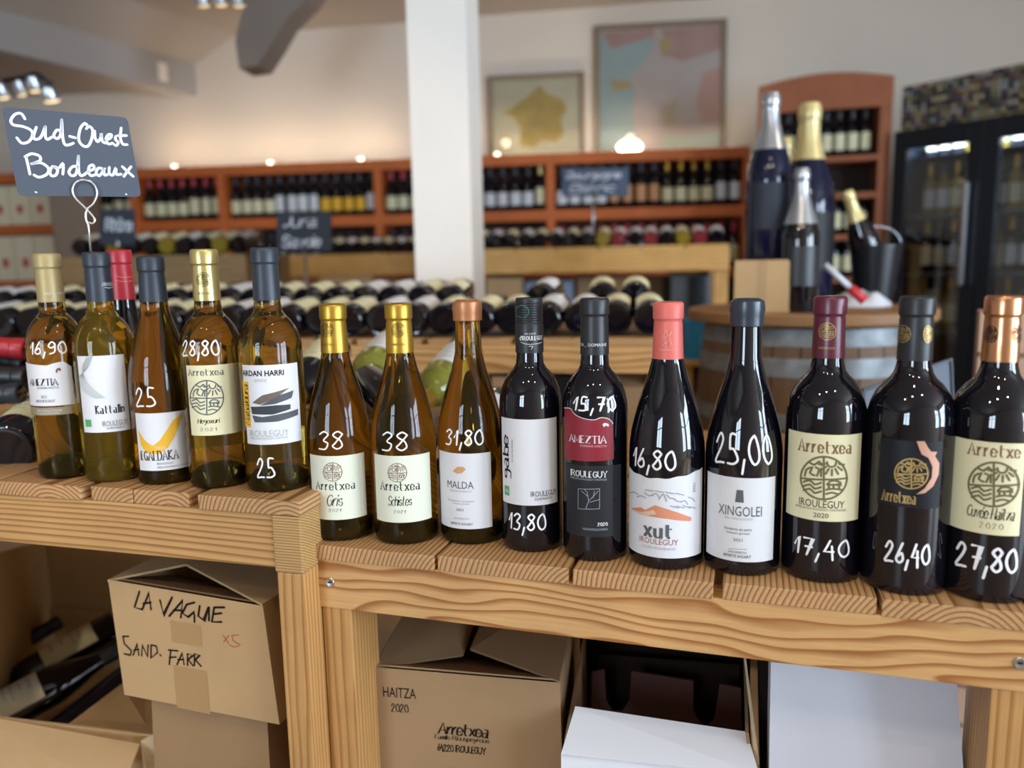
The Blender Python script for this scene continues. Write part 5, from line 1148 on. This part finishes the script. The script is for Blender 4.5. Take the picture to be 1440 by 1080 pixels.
wa, wb = on_y(1378, 440, 1.56), on_y(1470, 437, 1.56)
WC = thing('wooden_crate', 'tall pale slatted wooden crate standing on the floor behind the copper capsule bottle', 'crate', (wa.x, 1.56, 0), rad(-28))
wW = .2; wH = wa.z
box('crate_body', .004, wW-.004, .010, .2, 0, wH-.004, mat('pinkish_case_wood', 'a48674', .7, var=.06), WC)
for i in range(12): box('slat', 0, wW, 0, .0095, wH-.078-i*.088, wH-i*.088, mat('pinkish_case_slat', 'c0a28c', .7, var=.05), WC, .002)

# ------------------------------------------------------------------ slate signs in the distance
def far_sign(label, L, T, R, B, y, mt_, words, rod_px, z_bot, tilt=0):
    a, b, c, d = on_y(L, T, y), on_y(R, T+tilt, y), on_y(R, B+tilt, y), on_y(L, B, y)
    t = thing('slate_sign', label, 'sign', d)
    pn = panel('slate_panel', [a, b, c, d], -.004 if (b-a).cross(c-a).y < 0 else .004, mt_, t)
    ss = PlaneSurf(d, (1, 0, 0), (0, 0, 1)); ss.n = V((0, -1, 0))
    for (s_, l, tt, r_, bb) in words: ss.text(s_, l, tt, r_, bb, CHALK, pn, 'hand', wt=.1, slant=.25, off=.001, name='chalk_lettering', gap=.15)
    e = on_y(rod_px, B-10, y-.012)
    if z_bot < .1: lathe('stand_base', [(0, 0), (.09, 0), (.09, .01), (0, .014)], BLACKM, t, 24, Matrix.Translation(V((e.x, e.y, 0))-V(t.location)))
    tube("stand_rod", [e, V((e.x, e.y, (e.z+z_bot)/2)), V((e.x, e.y, z_bot))], .006, STEEL, t, 8)
    return t
far_sign('small dark slate sign low behind the big sign, with Rh\u00f4ne written on it', 140, 294, 190, 344, 3.55, SLATE2, [('Rh\u00f4ne', 147, 306, 187, 326)], 165, 1.24)
far_sign('dark slate sign with Jura Savoie in white, standing at the middle bench', 389, 298, 466, 353, 3.3, SLATE2, [('Jura', 398, 303, 446, 320), ('Savoie', 396, 330, 452, 348)], 428, .01)
far_sign('blue-grey slate sign in front of the right bay of the wall shelf', 790, 236, 884, 276, 4.25, SLATE3, [('Bourgogne', 796, 241, 874, 254), ('Blanc', 800, 258, 866, 270)], 834, 1.24)
# ceiling lamps that show
def bulbs(label, pts, y):
    t = thing('ceiling_lamp', label, 'lamp', on_y(*pts[0][:2], y)+V((0, 0, .05)))
    ps_ = [on_y(a, b, y) for a, b, *_ in pts]
    tube('rail', [p_+V((0, .02, .045)) for p_ in ps_] if len(ps_) > 1 else [ps_[0]+V((-.05, 0, .05)), ps_[0]+V((.05, 0, .05))], .01, BLACKM, t, 8)
    for p_, (a, b, s_, e_) in zip(ps_, pts):
        mm = Matrix.Rotation(rad(205), 4, 'X'); mm.translation = p_-V(t.location)
        lathe('lamp_head', [(0, -.03), (s_*.7, -.03), (s_, .0), (s_, .02)], STEEL, t, 20, mm); lathe('bulb', [(s_*.9, .018), (s_*.7, .03), (0, .034)], mat('bulb_%g' % e_, 'ffe8c0', .4, emit='ffdca0', es=e_), t, 20, mm)
bulbs('warm track spots glowing under the low ceiling above the big slate sign', [(2, 128, .028, 1.4), (28, 124, .022, .9), (48, 118, .03, 1.8), (70, 132, .038, 2.2)], 3.4)
bulbs('cluster of pale spot lamps at the top edge of the picture near the roof brace', [(285, -1, .03, .9), (310, -2, .03, 1.0), (335, -1, .03, .9)], 3.6)
